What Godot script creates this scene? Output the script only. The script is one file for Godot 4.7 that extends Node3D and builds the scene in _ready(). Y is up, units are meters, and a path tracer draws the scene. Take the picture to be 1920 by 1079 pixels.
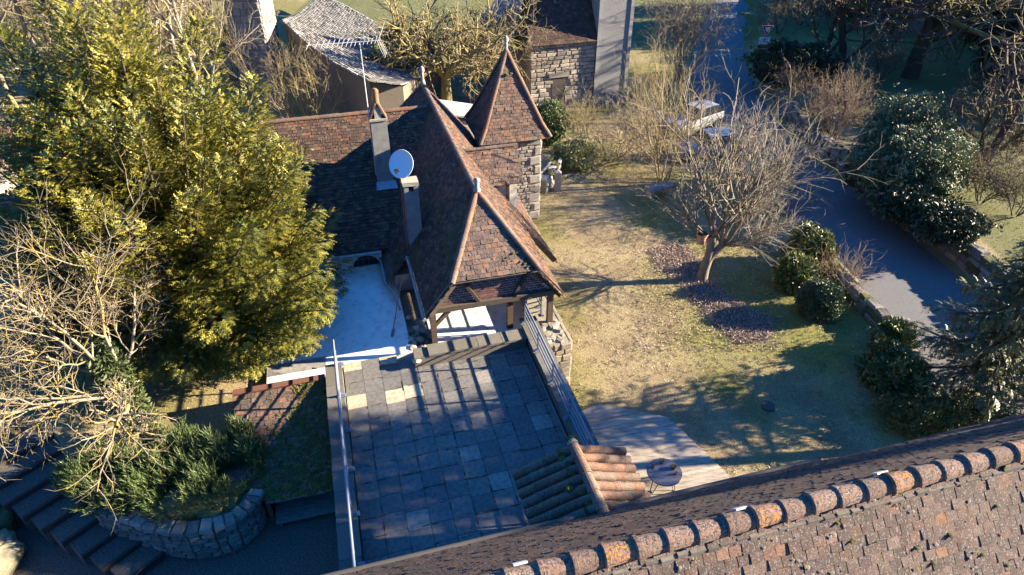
extends Node3D
# ---------------------------------------------------------------- frame of the photograph
const F := 1280.0
const PITCH := 0.614356            # 35.2 degrees
const CAM_Y := 14.44
const YAW := 0.267035              # 15.3 degrees: the house, terrace and roofs share this turn
const O := Vector3(-4.76, 0.0, -14.46)
const S := 1.29                    # slope of the main roof
var U := Vector3(cos(YAW), 0, -sin(YAW))
var W := Vector3(-sin(YAW), 0, -cos(YAW))
var base := Vector3.ZERO           # (a, b, y) of the thing being built in the house frame
var rng := RandomNumberGenerator.new()
var M := {}
var TX := {}
var taken := {}
var nz := FastNoiseLite.new()
var nz2 := FastNoiseLite.new()

# ---------------------------------------------------------------- mesh builder
class MB:
	var v := PackedVector3Array()
	var n := PackedVector3Array()
	var c := PackedColorArray()
	var ix := PackedInt32Array()
	var col := Color(1, 1, 1)
	func tri(a: Vector3, b: Vector3, d: Vector3) -> void:
		var k := v.size()
		v.push_back(a); v.push_back(b); v.push_back(d)
		c.push_back(col); c.push_back(col); c.push_back(col)
		ix.push_back(k); ix.push_back(k + 1); ix.push_back(k + 2)
	func quad(a: Vector3, b: Vector3, d: Vector3, e: Vector3) -> void:
		var k := v.size()
		v.push_back(a); v.push_back(b); v.push_back(d); v.push_back(e)
		c.push_back(col); c.push_back(col); c.push_back(col); c.push_back(col)
		ix.push_back(k); ix.push_back(k + 1); ix.push_back(k + 2)
		ix.push_back(k); ix.push_back(k + 2); ix.push_back(k + 3)
	func hexa(p: Array) -> void:   # p0..3 bottom ring, p4..7 top ring
		quad(p[4], p[5], p[6], p[7]); quad(p[3], p[2], p[1], p[0])
		for i in 4:
			var j := (i + 1) % 4
			quad(p[i], p[j], p[j + 4], p[i + 4])
	func box(ctr: Vector3, size: Vector3, t := Transform3D()) -> void:
		var h := size * 0.5
		var p := []
		for y in [-1, 1]:
			for q in [[-1, -1], [1, -1], [1, 1], [-1, 1]]:
				p.append(t * (ctr + Vector3(q[0] * h.x, y * h.y, q[1] * h.z)))
		hexa(p)
	func tube(a: Vector3, b: Vector3, r0: float, r1: float, sides := 3, cap := false) -> void:
		var d := (b - a)
		if d.length_squared() < 1e-9:
			return
		d = d.normalized()
		var x := d.cross(Vector3.UP if absf(d.y) < 0.9 else Vector3.RIGHT).normalized()
		var y := d.cross(x)
		var k := v.size()
		for i in sides:
			var w := TAU * i / sides
			var o := x * cos(w) + y * sin(w)
			v.push_back(a + o * r0); v.push_back(b + o * r1)
			n.push_back(o); n.push_back(o)
			c.push_back(col); c.push_back(col)
		for i in sides:
			var j := (i + 1) % sides
			ix.push_back(k + 2 * i); ix.push_back(k + 2 * j + 1); ix.push_back(k + 2 * j)
			ix.push_back(k + 2 * i); ix.push_back(k + 2 * i + 1); ix.push_back(k + 2 * j + 1)
		if cap:
			for e in 2:
				var k2 := v.size()
				for i in sides:
					v.push_back(v[k + 2 * i + e]); n.push_back(d if e == 1 else -d); c.push_back(col)
				for i in range(1, sides - 1):
					ix.push_back(k2); ix.push_back(k2 + i + e); ix.push_back(k2 + i + 1 - e)
	func path(pts: Array, r: float, sides := 5) -> void:
		for i in pts.size() - 1:
			tube(pts[i], pts[i + 1], r, r, sides)
	func grid(rows: Array) -> void:
		for i in rows.size() - 1:
			for j in rows[i].size() - 1:
				quad(rows[i][j], rows[i][j + 1], rows[i + 1][j + 1], rows[i + 1][j])
	func prism(poly: PackedVector2Array, f: Callable, lo: float, hi: float) -> void:
		var t := Geometry2D.triangulate_polygon(poly)
		for i in range(0, t.size(), 3):
			tri(f.call(poly[t[i]], hi), f.call(poly[t[i + 1]], hi), f.call(poly[t[i + 2]], hi))
			tri(f.call(poly[t[i]], lo), f.call(poly[t[i + 1]], lo), f.call(poly[t[i + 2]], lo))
		for i in poly.size():
			var j := (i + 1) % poly.size()
			quad(f.call(poly[i], lo), f.call(poly[j], lo), f.call(poly[j], hi), f.call(poly[i], hi))
	func mesh() -> ArrayMesh:
		var a := []
		a.resize(Mesh.ARRAY_MAX)
		a[Mesh.ARRAY_VERTEX] = v
		a[Mesh.ARRAY_COLOR] = c
		a[Mesh.ARRAY_INDEX] = ix
		if n.size() == v.size():
			a[Mesh.ARRAY_NORMAL] = n
		var m := ArrayMesh.new()
		m.add_surface_from_arrays(Mesh.PRIMITIVE_TRIANGLES, a)
		return m

# ---------------------------------------------------------------- naming and placing
func numbered(called: String) -> String:
	if not taken.has(called):
		taken[called] = 0
		return called
	taken[called] += 1
	return "%s_%03d" % [called, taken[called]]
func meta(o: Node3D, label: String, cat: String, group := "", kind := "") -> void:
	if label: o.set_meta("label", label)
	if cat: o.set_meta("category", cat)
	if group: o.set_meta("group", group)
	if kind: o.set_meta("kind", kind)
func thing(called: String, label: String, cat: String, at := Vector3.ZERO, group := "") -> Node3D:
	var o := Node3D.new()
	o.name = numbered(called)
	add_child(o)
	o.position = at
	meta(o, label, cat, group)
	return o
func house_thing(called: String, label: String, cat: String, a: float, b: float, y: float) -> Node3D:
	base = Vector3(a, b, y)
	var o := thing(called, label, cat, O + U * a + W * b + Vector3(0, y, 0))
	o.rotation.y = YAW
	return o
var raised := false                # garden left of the terrace: 0.4 m higher, so nearer along the same lines
func V(a: float, b: float, y: float) -> Vector3:          # house frame -> the thing's own axes
	if raised:
		a = 0.78 + (a - 0.78) * 0.9705
		b = -15.2 + (b + 15.2) * 0.9705
		y += 0.4
	return Vector3(a - base.x, y - base.z, -(b - base.y))
func LW(a: float, b: float, y: float) -> Vector3:         # house frame -> world
	return O + U * a + W * b + Vector3(0, y, 0)
func to_ab(p: Vector3) -> Vector2:
	return Vector2((p - O).dot(U), (p - O).dot(W))
func part(parent: Node3D, called: String, mesh: Mesh, mat: Material, at := Transform3D()) -> MeshInstance3D:
	var o := MeshInstance3D.new()
	o.name = called
	o.mesh = mesh
	o.material_override = mat
	parent.add_child(o, true)
	o.transform = at
	return o
func single(called: String, mb: MB, mat: Material, label: String, cat: String, kind := "", at := Vector3.ZERO) -> MeshInstance3D:
	var o := MeshInstance3D.new()
	o.name = numbered(called)
	o.mesh = mb.mesh()
	o.material_override = mat
	add_child(o)
	o.position = at
	meta(o, label, cat, "", kind)
	return o
func swarm(parent: Node3D, called: String, mesh: Mesh, mat: Material, xf: Array, cols: Array) -> MultiMeshInstance3D:
	var mm := MultiMesh.new()
	mm.transform_format = MultiMesh.TRANSFORM_3D
	mm.use_colors = true
	mm.mesh = mesh
	mm.instance_count = xf.size()
	for i in xf.size():
		mm.set_instance_transform(i, xf[i])
		mm.set_instance_color(i, cols[i])
	var o := MultiMeshInstance3D.new()
	o.name = called
	o.multimesh = mm
	o.material_override = mat
	parent.add_child(o, true)
	return o
func baked(parent: Node3D, called: String, mesh: ArrayMesh, mat: Material, xf: Array, cols: Array) -> MeshInstance3D:
	var src: PackedVector3Array = mesh.surface_get_arrays(0)[Mesh.ARRAY_VERTEX]
	var v := PackedVector3Array()
	var c := PackedColorArray()
	var one := PackedColorArray()
	one.resize(src.size())
	for i in xf.size():
		var t: Transform3D = xf[i]
		v.append_array(t * src)
		one.fill(cols[i])
		c.append_array(one)
	var ix := PackedInt32Array()
	ix.resize(v.size())
	for i in v.size(): ix[i] = i
	var a := []
	a.resize(Mesh.ARRAY_MAX)
	a[Mesh.ARRAY_VERTEX] = v
	a[Mesh.ARRAY_COLOR] = c
	a[Mesh.ARRAY_INDEX] = ix
	var m := ArrayMesh.new()
	m.add_surface_from_arrays(Mesh.PRIMITIVE_TRIANGLES, a)
	return part(parent, called, m, mat)
func ray(px: float, py: float) -> Vector3:
	var a := (px - 960.0) / F
	var b := -(py - 539.5) / F
	return Vector3(a, b * cos(PITCH) - sin(PITCH), -(cos(PITCH) + b * sin(PITCH)))
func G(px: float, py: float, y := 0.0) -> Vector3:         # where a pixel's ray meets the level y
	var d := ray(px, py)
	return Vector3(0, CAM_Y, 0) + d * ((y - CAM_Y) / d.y)
func rv(k := 1.0) -> Vector3:
	return Vector3(rng.randf_range(-k, k), rng.randf_range(-k, k), rng.randf_range(-k, k))
func rf(a: float, b: float) -> float:
	return rng.randf_range(a, b)
func mixc(a: Color, b: Color, t: float) -> Color:
	return a.lerp(b, t)

# ---------------------------------------------------------------- textures and materials
func noise_img(sd: int, size: int, freq: float, oct := 4, cell := false) -> PackedByteArray:
	var f := FastNoiseLite.new()
	f.seed = sd
	f.frequency = freq
	f.noise_type = FastNoiseLite.TYPE_CELLULAR if cell else FastNoiseLite.TYPE_SIMPLEX
	f.fractal_octaves = oct
	var im := f.get_seamless_image(size, size)
	im.convert(Image.FORMAT_L8)
	return im.get_data()
func tex(size: int, big: PackedByteArray, fine: PackedByteArray, wb: float, stops: Array, specks: Array, spots: PackedByteArray) -> ImageTexture:
	# stops: [t, linear colour]; specks: [[threshold, width, colour], ...] read from spots
	var ramp := PackedColorArray()
	for i in 256:
		var t := i / 255.0
		var k := 0
		while k < stops.size() - 2 and t > stops[k + 1][0]:
			k += 1
		var q := clampf((t - stops[k][0]) / maxf(1e-4, stops[k + 1][0] - stops[k][0]), 0, 1)
		ramp.push_back(stops[k][1].lerp(stops[k + 1][1], q))
	var out := PackedByteArray()
	out.resize(size * size * 3)
	for i in size * size:
		var t := clampf((big[i] * wb + fine[i] * (1.0 - wb)) / 255.0 * 1.5 - 0.25, 0, 1)
		var c: Color = ramp[int(t * 255)]
		if spots.size():
			var s := spots[i] / 255.0
			for e in specks:
				if s > e[0]:
					c = c.lerp(e[2], clampf((s - e[0]) / e[1], 0, 1))
		c = c.linear_to_srgb()
		out[i * 3] = int(clampf(c.r, 0, 1) * 255); out[i * 3 + 1] = int(clampf(c.g, 0, 1) * 255); out[i * 3 + 2] = int(clampf(c.b, 0, 1) * 255)
	return ImageTexture.create_from_image(Image.create_from_data(size, size, false, Image.FORMAT_RGB8, out))
func bump(size: int, a: PackedByteArray, k: float) -> ImageTexture:
	var im := Image.create_from_data(size, size, false, Image.FORMAT_L8, a)
	im.convert(Image.FORMAT_RGBA8)
	im.bump_map_to_normal_map(k)
	return ImageTexture.create_from_image(im)
func mat(called: String, albedo: Color, rough := 0.9, t: Texture2D = null, scale := 1.0, nrm: Texture2D = null, nk := 1.0, metal := 0.0) -> StandardMaterial3D:
	var m := StandardMaterial3D.new()
	m.resource_name = called
	m.albedo_color = albedo.linear_to_srgb()
	m.roughness = rough
	m.metallic = metal
	m.vertex_color_use_as_albedo = true
	if t or nrm:
		m.uv1_triplanar = true
		m.uv1_world_triplanar = true
		m.uv1_scale = Vector3.ONE * scale
		if t: m.albedo_texture = t
		if nrm:
			m.normal_enabled = true
			m.normal_texture = nrm
			m.normal_scale = nk
	M[called] = m
	return m
func leafmat(called: String, rough := 0.6, back := 0.25) -> void:
	var m := mat(called, Color(1, 1, 1), rough)
	m.backlight_enabled = true
	m.backlight = Color(back, back, back * 0.6)
	m.cull_mode = BaseMaterial3D.CULL_DISABLED
func make_materials() -> void:
	var z := 512
	var b1 := noise_img(11, z, 0.012, 4)
	var b2 := noise_img(12, z, 0.03, 4)
	var f1 := noise_img(13, z, 0.12, 3)
	var f2 := noise_img(14, z, 0.3, 2)
	var s1 := noise_img(15, z, 0.05, 3)
	var s2 := noise_img(16, z, 0.14, 2)
	var w := Color(1, 1, 1)
	# tints multiply the material's or the vertex colour
	TX.grain = tex(z, b1, f1, 0.5, [[0.0, w * 0.45], [0.5, w * 0.85], [1.0, w * 1.0]], [], s1)
	TX.rough = tex(z, b2, f2, 0.45, [[0.0, w * 0.3], [0.5, w * 0.75], [1.0, w * 1.0]], [], s1)
	TX.tile = tex(z, b2, f1, 0.4, [[0.0, Color(0.12, 0.12, 0.13)], [0.3, Color(0.42, 0.4, 0.38)], [0.6, Color(0.72, 0.68, 0.64)], [1.0, Color(1, 1, 1)]], [], s2)
	TX.mossy = tex(z, b2, f1, 0.5, [[0.0, Color(0.3, 0.3, 0.3)], [0.45, Color(0.75, 0.75, 0.7)], [1.0, Color(1, 1, 1)]], [[0.6, 0.1, Color(0.55, 0.62, 0.22)]], s1)
	TX.slab = tex(z, b1, f2, 0.6, [[0.0, w * 0.5], [0.5, w * 0.8], [1.0, w * 1.0]], [[0.82, 0.05, w * 1.0]], s2)
	TX.ground = tex(z, s1, f1, 0.45, [[0.0, w * 0.12], [0.35, w * 0.5], [0.6, w * 0.85], [1.0, w * 1.0]], [], s1)
	TX.stain = tex(z, b1, b2, 0.6, [[0.0, Color(0.72, 0.70, 0.66)], [0.35, w * 0.9], [1.0, w * 1.0]], [[0.83, 0.05, Color(0.45, 0.42, 0.36)]], s2)
	TX.asphalt = tex(z, b1, f2, 0.4, [[0.0, w * 0.6], [0.5, w * 0.85], [1.0, w * 1.0]], [], s2)
	TX.nfine = bump(z, f1, 3.0)
	TX.nrough = bump(z, f2, 4.0)
	# wood: noise stretched along one axis, read back as lines
	var wd := PackedByteArray()
	wd.resize(z * z)
	for y in z:
		for x in z:
			wd[y * z + x] = f1[(y * 1 % z) * z + (x / 16) % z] / 2 + b2[y * z + (x / 4) % z] / 2
	TX.wood = tex(z, wd, wd, 0.5, [[0.0, w * 0.42], [0.5, w * 0.8], [1.0, w * 1.0]], [], s1)
	mat("tile", w, 0.9, TX.tile, 1.6, TX.nfine, 0.5)
	mat("old_tile", w, 0.95, TX.tile, 0.8, TX.nfine, 0.6)
	mat("mossy_tile", w, 0.95, TX.mossy, 1.1, TX.nrough, 0.8)
	mat("stone", w, 0.95, TX.rough, 0.9, TX.nrough, 0.7)
	mat("coping", w, 0.95, TX.rough, 1.6, TX.nrough, 0.9)
	mat("plaster", w, 0.9, TX.grain, 0.35)
	mat("white_floor", Color(0.84, 0.82, 0.77), 0.75, TX.stain, 0.3)
	mat("mortar", w, 0.95, TX.grain, 1.2)
	mat("slab", w, 0.85, TX.slab, 0.9, TX.nrough, 0.35)
	mat("timber", w, 0.85, TX.wood, 0.8)
	mat("plank", w, 0.8, TX.wood, 0.5)
	mat("ground", w, 0.97, TX.ground, 0.55, TX.nrough, 0.9)
	mat("asphalt", Color(0.135, 0.132, 0.135), 0.9, TX.asphalt, 0.7, TX.nrough, 0.25)
	mat("bark", w, 0.95, TX.rough, 2.0)
	mat("plain", w, 0.8)
	mat("steel", Color(0.17, 0.20, 0.24), 0.45, null, 1.0, null, 1.0, 0.2)
	mat("zinc", Color(0.33, 0.36, 0.40), 0.45, TX.grain, 0.6, null, 1.0, 0.35)
	mat("paint", w, 0.35)
	mat("dish", Color(0.72, 0.73, 0.75), 0.45)
	mat("car_paint", w, 0.25).clearcoat_enabled = true
	mat("car_glass", Color(0.015, 0.018, 0.022), 0.05)
	mat("tabletop", Color(0.16, 0.15, 0.17), 0.35, TX.grain, 2.0)
	mat("dark_cable", Color(0.06, 0.055, 0.05), 0.7)
	mat("dark_gap", Color(0.02, 0.018, 0.016), 1.0)
	leafmat("leaf", 0.55, 0.22)
	leafmat("glossy_leaf", 0.42, 0.15)
	leafmat("dry_leaf", 0.9, 0.15)

# ---------------------------------------------------------------- shared small meshes
var MESH := {}
func make_meshes() -> void:
	# a flat roof tile: unit wide (x), unit long (z), lower edge at +z thicker and proud; bottom left open
	for k in 4:
		var m := MB.new()
		var j := func(): return rf(-0.03, 0.03)
		var x0: float = -0.485 + j.call() * 0.5
		var x1: float = 0.485 + j.call() * 0.5
		var z1: float = 0.5 + j.call()
		var t0 := Vector3(x0, 0.35, -0.62)
		var t1 := Vector3(x1, 0.35, -0.62)
		var t2 := Vector3(x1 + j.call(), 1.0 + j.call() * 6, z1 + j.call())
		var t3 := Vector3(x0 + j.call(), 1.0 + j.call() * 6, z1 + j.call())
		m.quad(t0, t1, t2, t3)
		m.quad(t3, t2, Vector3(t2.x, -0.1, t2.z), Vector3(t3.x, -0.1, t3.z))
		m.quad(t0, t3, Vector3(t3.x, -0.1, t3.z), Vector3(t0.x, -0.1, t0.z))
		m.quad(t2, t1, Vector3(t1.x, -0.1, t1.z), Vector3(t2.x, -0.1, t2.z))
		MESH["tile%d" % k] = m.mesh()
	# building stone / brick: front at +z, edges worn back
	for k in 5:
		var m := MB.new()
		var p := []
		for q in [[-1, -1], [1, -1], [1, 1], [-1, 1]]:
			p.append(Vector3(q[0] * 0.5, q[1] * 0.5, -0.5))
		for q in [[-1, -1], [1, -1], [1, 1], [-1, 1]]:
			p.append(Vector3(q[0] * (0.5 - rf(0.01, 0.05)), q[1] * (0.5 - rf(0.02, 0.07)), 0.15))
		for q in [[-1, -1], [1, -1], [1, 1], [-1, 1]]:
			p.append(Vector3(q[0] * (0.5 - rf(0.07, 0.14)), q[1] * (0.5 - rf(0.09, 0.18)), 0.5 + rf(-0.2, 0.1)))
		for i in 4:
			var j2 := (i + 1) % 4
			m.quad(p[i], p[j2], p[j2 + 4], p[i + 4])
			m.quad(p[i + 4], p[j2 + 4], p[j2 + 8], p[i + 8])
		m.quad(p[8], p[9], p[10], p[11])
		MESH["stone%d" % k] = m.mesh()
	var bm := MB.new()
	bm.box(Vector3.ZERO, Vector3.ONE)
	MESH.box = bm.mesh()
	# slab with chamfered rim
	var sm := MB.new()
	var e := 0.488
	var ring := func(h: float, y: float): return [Vector3(-h, y, -h), Vector3(h, y, -h), Vector3(h, y, h), Vector3(-h, y, h)]
	var r0: Array = ring.call(0.495, -0.5)
	var r1: Array = ring.call(0.495, 0.25)
	var r2: Array = ring.call(e, 0.5)
	for i in 4:
		var j := (i + 1) % 4
		sm.quad(r0[i], r0[j], r1[j], r1[i]); sm.quad(r1[i], r1[j], r2[j], r2[i])
	sm.quad(r2[0], r2[1], r2[2], r2[3])
	MESH.slab = sm.mesh()
	# barrel tile: along z from -0.5 to 0.5, radius 1 at the wide end (+z)
	for k in 2:
		var m := MB.new()
		var sd := 8
		for i in sd:
			var w0 := PI * i / sd
			var w1 := PI * (i + 1) / sd
			var q := func(w: float, r: float, z: float): return Vector3(cos(w) * r, sin(w) * r, z)
			var rn := 0.86
			m.quad(q.call(w0, rn, -0.5), q.call(w1, rn, -0.5), q.call(w1, 1.0, 0.5), q.call(w0, 1.0, 0.5))
			m.quad(q.call(w0, 1.0, 0.5), q.call(w1, 1.0, 0.5), q.call(w1, 0.84, 0.5), q.call(w0, 0.84, 0.5))
			if k == 1:
				m.quad(q.call(w0, 1.0, 0.5), q.call(w1, 1.0, 0.5), q.call(w1, 1.1, 0.46), q.call(w0, 1.1, 0.46))
				m.quad(q.call(w0, 1.1, 0.46), q.call(w1, 1.1, 0.46), q.call(w1, 1.1, 0.34), q.call(w0, 1.1, 0.34))
				m.quad(q.call(w0, 1.1, 0.34), q.call(w1, 1.1, 0.34), q.call(w1, 0.96, 0.32), q.call(w0, 0.96, 0.32))
		MESH["barrel%d" % k] = m.mesh()
	# foliage sprays
	MESH.spray = spray(6, 1.0, 0.5, 0.12, 0.5)
	MESH.spray_b = spray(8, 1.0, 0.45, 0.1, 0.5)
	MESH.leaves = leaf_clump(9, 0.5, 0.24)
	MESH.small_leaves = leaf_clump(12, 0.32, 0.15)
	MESH.grass = grass_tuft(7)
	MESH.needles = needle_shoot(14)
	MESH.one_leaf = leaf_clump(1, 0.5, 0.3)
func spray(nl: int, length: float, ll: float, wd: float, droop: float) -> ArrayMesh:
	var m := MB.new()
	for i in nl:
		var t := float(i) / nl
		var sgn := 1.0 if i % 2 == 0 else -1.0
		var p := Vector3(0, -droop * t * t, t * length)
		var k := (1.0 - 0.55 * t) * rf(0.8, 1.2)
		var d := Vector3(sgn * 0.8, rf(-0.25, 0.12) - droop * 0.4, 0.75).normalized() * ll * k
		var s := d.cross(Vector3.UP).normalized() * wd
		m.tri(p - s, p + s, p + d)
	return m.mesh()
func leaf_clump(nl: int, ll: float, wd: float) -> ArrayMesh:
	var m := MB.new()
	for i in nl:
		var d := (rv() + Vector3(0, 0.35, 0.35)).normalized()
		var p := rv(0.45) if nl > 1 else Vector3.ZERO
		if nl == 1: d = Vector3(0, 0.15, 1)
		var s := d.cross(Vector3.UP + rv(0.4)).normalized() * wd * 0.5
		var q := p + d * ll
		var up := s.cross(d).normalized() * 0.05
		m.tri(p, (p + q) * 0.5 - s + up, q)
		m.tri(p, q, (p + q) * 0.5 + s + up)
	return m.mesh()
func grass_tuft(nl: int) -> ArrayMesh:
	var m := MB.new()
	for i in nl:
		var w := rf(0, TAU)
		var p := Vector3(rf(-0.4, 0.4), 0, rf(-0.4, 0.4))
		var d := Vector3(cos(w) * 0.5, rf(0.5, 1.0), sin(w) * 0.5)
		var s := Vector3(-sin(w), 0, cos(w)) * 0.1
		m.tri(p - s, p + s, p + d)
	return m.mesh()
func needle_shoot(nl: int) -> ArrayMesh:
	var m := MB.new()
	for i in nl:
		var t := float(i) / nl
		var w := i * 2.4
		var p := Vector3(0, 0, t)
		var d := Vector3(cos(w) * 0.28, sin(w) * 0.28, 0.3)
		var s := d.cross(Vector3(0, 0, 1)).normalized() * 0.05
		m.tri(p - s, p + s, p + d)
	m.col = Color(0.6, 0.5, 0.4)
	return m.mesh()

# ---------------------------------------------------------------- roofs
const TONES := [Color(0.171, 0.083, 0.051), Color(0.119, 0.065, 0.046), Color(0.197, 0.102, 0.062), Color(0.094, 0.057, 0.044), Color(0.135, 0.084, 0.061), Color(0.229, 0.109, 0.055), Color(0.081, 0.052, 0.042), Color(0.184, 0.122, 0.087)]
func tone(dark: float) -> int:
	var r := rng.randf()
	if r < dark: return [3, 6, 1, 4, 3][rng.randi() % 5]
	return rng.randi() % 8
func tile_mat(k: int, sub := "tile") -> StandardMaterial3D:
	var key := "%s_tone%d" % [sub, k]
	if not M.has(key):
		var m: StandardMaterial3D = M[sub].duplicate()
		m.resource_name = key
		m.vertex_color_use_as_albedo = false
		m.albedo_color = Color(1, 1, 1)
		if not TX.has("tone%d" % k):
			if not TX.has("q1"):
				TX.q1 = noise_img(61, 256, 0.02, 4)
				TX.q2 = noise_img(62, 256, 0.12, 3)
				TX.q3 = noise_img(63, 256, 0.06, 4)
			var c: Color = TONES[k]
			TX["tone%d" % k] = tex(256, TX.q1, TX.q2, 0.5, [[0.0, c * 0.35], [0.4, c * 0.85], [0.75, c * 1.1], [1.0, mixc(c * 1.3, Color(0.2, 0.17, 0.14), 0.35)]], [[0.60, 0.04, c * 0.25], [0.72, 0.05, Color(0.30, 0.285, 0.25)]], TX.q3)
		m.albedo_texture = TX["tone%d" % k]
		m.uv1_scale = Vector3.ONE * (1.3 if sub == "tile" else 0.9)
		m.uv1_offset = Vector3(k * 0.13, k * 0.29, k * 0.07)
		M[key] = m
	return M[key]
# poly in (along eave, up slope) metres from org; each tile that lies in it is laid
func lay_tiles(parent: Node3D, org: Vector3, ux: Vector3, up: Vector3, poly: PackedVector2Array, tw: float, ex: float, singles: int, dark := 0.3, moss := 0.0, keep = null, lum := 1.0, lich := 0.25) -> void:
	var nrm := up.cross(ux).normalized()
	if nrm.y < 0: nrm = -nrm
	var lo := Vector2(1e9, 1e9)
	var hi := -lo
	for q in poly:
		lo = lo.min(q); hi = hi.max(q)
	var rest := MB.new()
	var lic := MB.new()
	var made := 0
	var row := 0
	var y := lo.y + ex * 0.5
	while y < hi.y:
		var x := lo.x + (tw * 0.5 if row % 2 else 0.0) + rf(-0.02, 0.02)
		while x < hi.x + tw * 0.5:
			if Geometry2D.is_point_in_polygon(Vector2(x, y), poly):
				var pos := org + ux * x + up * y
				var z := -up
				var bs := Basis(ux * tw * rf(0.93, 1.02), nrm * 0.022 * rf(0.7, 1.6), z * ex * rf(0.97, 1.08))
				bs = Basis(nrm, rf(-0.035, 0.035)) * bs
				var t := Transform3D(bs, pos + nrm * rf(0.0, 0.006))
				var single_it: bool = made < singles and (keep == null or keep.call(pos))
				if single_it:
					part(parent, "tile", MESH["tile%d" % (rng.randi() % 4)], tile_mat(tone(dark)), t)
					made += 1
				else:
					var c: Color = TONES[tone(dark)] * rf(0.75, 1.2) * lum
					if moss > 0 and nz.get_noise_2d(pos.x * 40, pos.z * 40 + pos.y * 30) > 0.35 - moss and rng.randf() < 0.6:
						c = mixc(c, Color(0.09, 0.10, 0.02), 0.8)
					rest.col = c
					var t0 := t * Vector3(-0.485, 0.35, -0.6)
					var t1 := t * Vector3(0.485, 0.35, -0.6)
					var t2 := t * Vector3(0.485, 1.0, 0.5 + rf(-0.04, 0.04))
					var t3 := t * Vector3(-0.485, 1.0, 0.5 + rf(-0.04, 0.04))
					var dn := -nrm * 0.03
					rest.quad(t0, t1, t2, t3)
					rest.quad(t3, t2, t2 + dn, t3 + dn)
					rest.quad(t0, t3, t3 + dn, t0 + dn)
					rest.quad(t2, t1, t1 + dn, t2 + dn)
				if rng.randf() < lich * (0.4 + 1.6 * smoothstep(-0.1, 0.5, nz2.get_noise_3dv(pos * 18.0))):
					for e in 1 + rng.randi() % 3:
						var q0 := t * Vector3(rf(-0.42, 0.42), 0, rf(-0.35, 0.42))
						q0 += nrm * (0.0225 * 1.35 + 0.003)
						var rr := 0.006 + 0.022 * pow(rng.randf(), 2.0)
						var pick := rng.randf()
						lic.col = (Color(0.24, 0.23, 0.205) if pick < 0.72 else (Color(0.13, 0.13, 0.03) if pick < 0.92 else Color(0.30, 0.20, 0.04))) * rf(0.6, 1.15)
						var pr := q0 + ux * rr
						for g in range(1, 7):
							var ww := TAU * g / 6
							var nx := q0 + (ux * cos(ww) + up * sin(ww)) * rr * rf(0.65, 1.25)
							if g == 6: nx = q0 + ux * rr
							lic.tri(q0 + nrm * 0.003, pr, nx)
							pr = nx
			x += tw
		y += ex
		row += 1
	if lic.v.size():
		var ol := part(parent, "lichen", lic.mesh(), M.mortar)
		ol.set_meta("kind", "stuff")
	if rest.v.size():
		var o := part(parent, "tiles", rest.mesh(), M.old_tile)
		o.set_meta("kind", "stuff")
func poly2(pts: Array) -> PackedVector2Array:
	var p := PackedVector2Array()
	for q in pts: p.push_back(Vector2(q[0], q[1]))
	return p
func ridge_line(parent: Node3D, p0: Vector3, p1: Vector3, r: float, ln: float, called := "ridge_tile", kind := 0, sub := "tile", spot := 0.0) -> void:
	var d := p1 - p0
	var cnt := maxi(1, int(round(d.length() / ln)))
	var z := d.normalized()
	var x := Vector3.UP.cross(z).normalized()
	var y := z.cross(x)
	for i in cnt:
		var c := p0 + d * ((i + 0.5) / cnt) + y * rf(-0.006, 0.006)
		var l := d.length() / cnt * 1.06
		var bs := Basis(x * r, y * r, z * l)
		part(parent, called, MESH["barrel%d" % kind], tile_mat([0, 2, 5, 0, 4, 7][rng.randi() % 6] if spot == 0.0 else [2, 7, 0, 7][rng.randi() % 4], sub), Transform3D(bs, c))

# ---------------------------------------------------------------- walls of stones
func stone_mat(c: Color, key: String) -> StandardMaterial3D:
	if not M.has(key):
		var m: StandardMaterial3D = M.stone.duplicate()
		m.resource_name = key
		m.vertex_color_use_as_albedo = false
		m.albedo_color = c.linear_to_srgb()
		M[key] = m
	return M[key]
# stones on a wall face: org lower left corner, ux along, uy up, nrm outward
func lay_stones(parent: Node3D, org: Vector3, ux: Vector3, uy: Vector3, w: float, h: float, sh: float, sw: float, cols: Array, called := "stone", skip = null, depth := 0.1) -> void:
	var nrm := ux.cross(uy).normalized()
	var y := 0.0
	while y < h - sh * 0.4:
		var rh := minf(sh * rf(0.75, 1.3), h - y)
		var x := 0.0
		while x < w - sw * 0.2:
			var rw := sw * rf(0.55, 1.5)
			if w - x - rw < sw * 0.4: rw = w - x
			var c := Vector2(x + rw * 0.5, y + rh * 0.5)
			if skip == null or not skip.call(c):
				var pos := org + ux * c.x + uy * c.y + nrm * rf(-0.012, 0.012)
				var bs := Basis(ux * (rw - 0.018), uy * (rh - 0.018), nrm * depth)
				bs = Basis(nrm, rf(-0.03, 0.03)) * bs
				var k := rng.randi() % cols.size()
				part(parent, called, MESH["stone%d" % (rng.randi() % 5)], stone_mat(cols[k], "%s_%d_%d" % [called, int(cols[0].r * 1000), k]), Transform3D(bs, pos))
			x += rw
		y += rh

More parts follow.
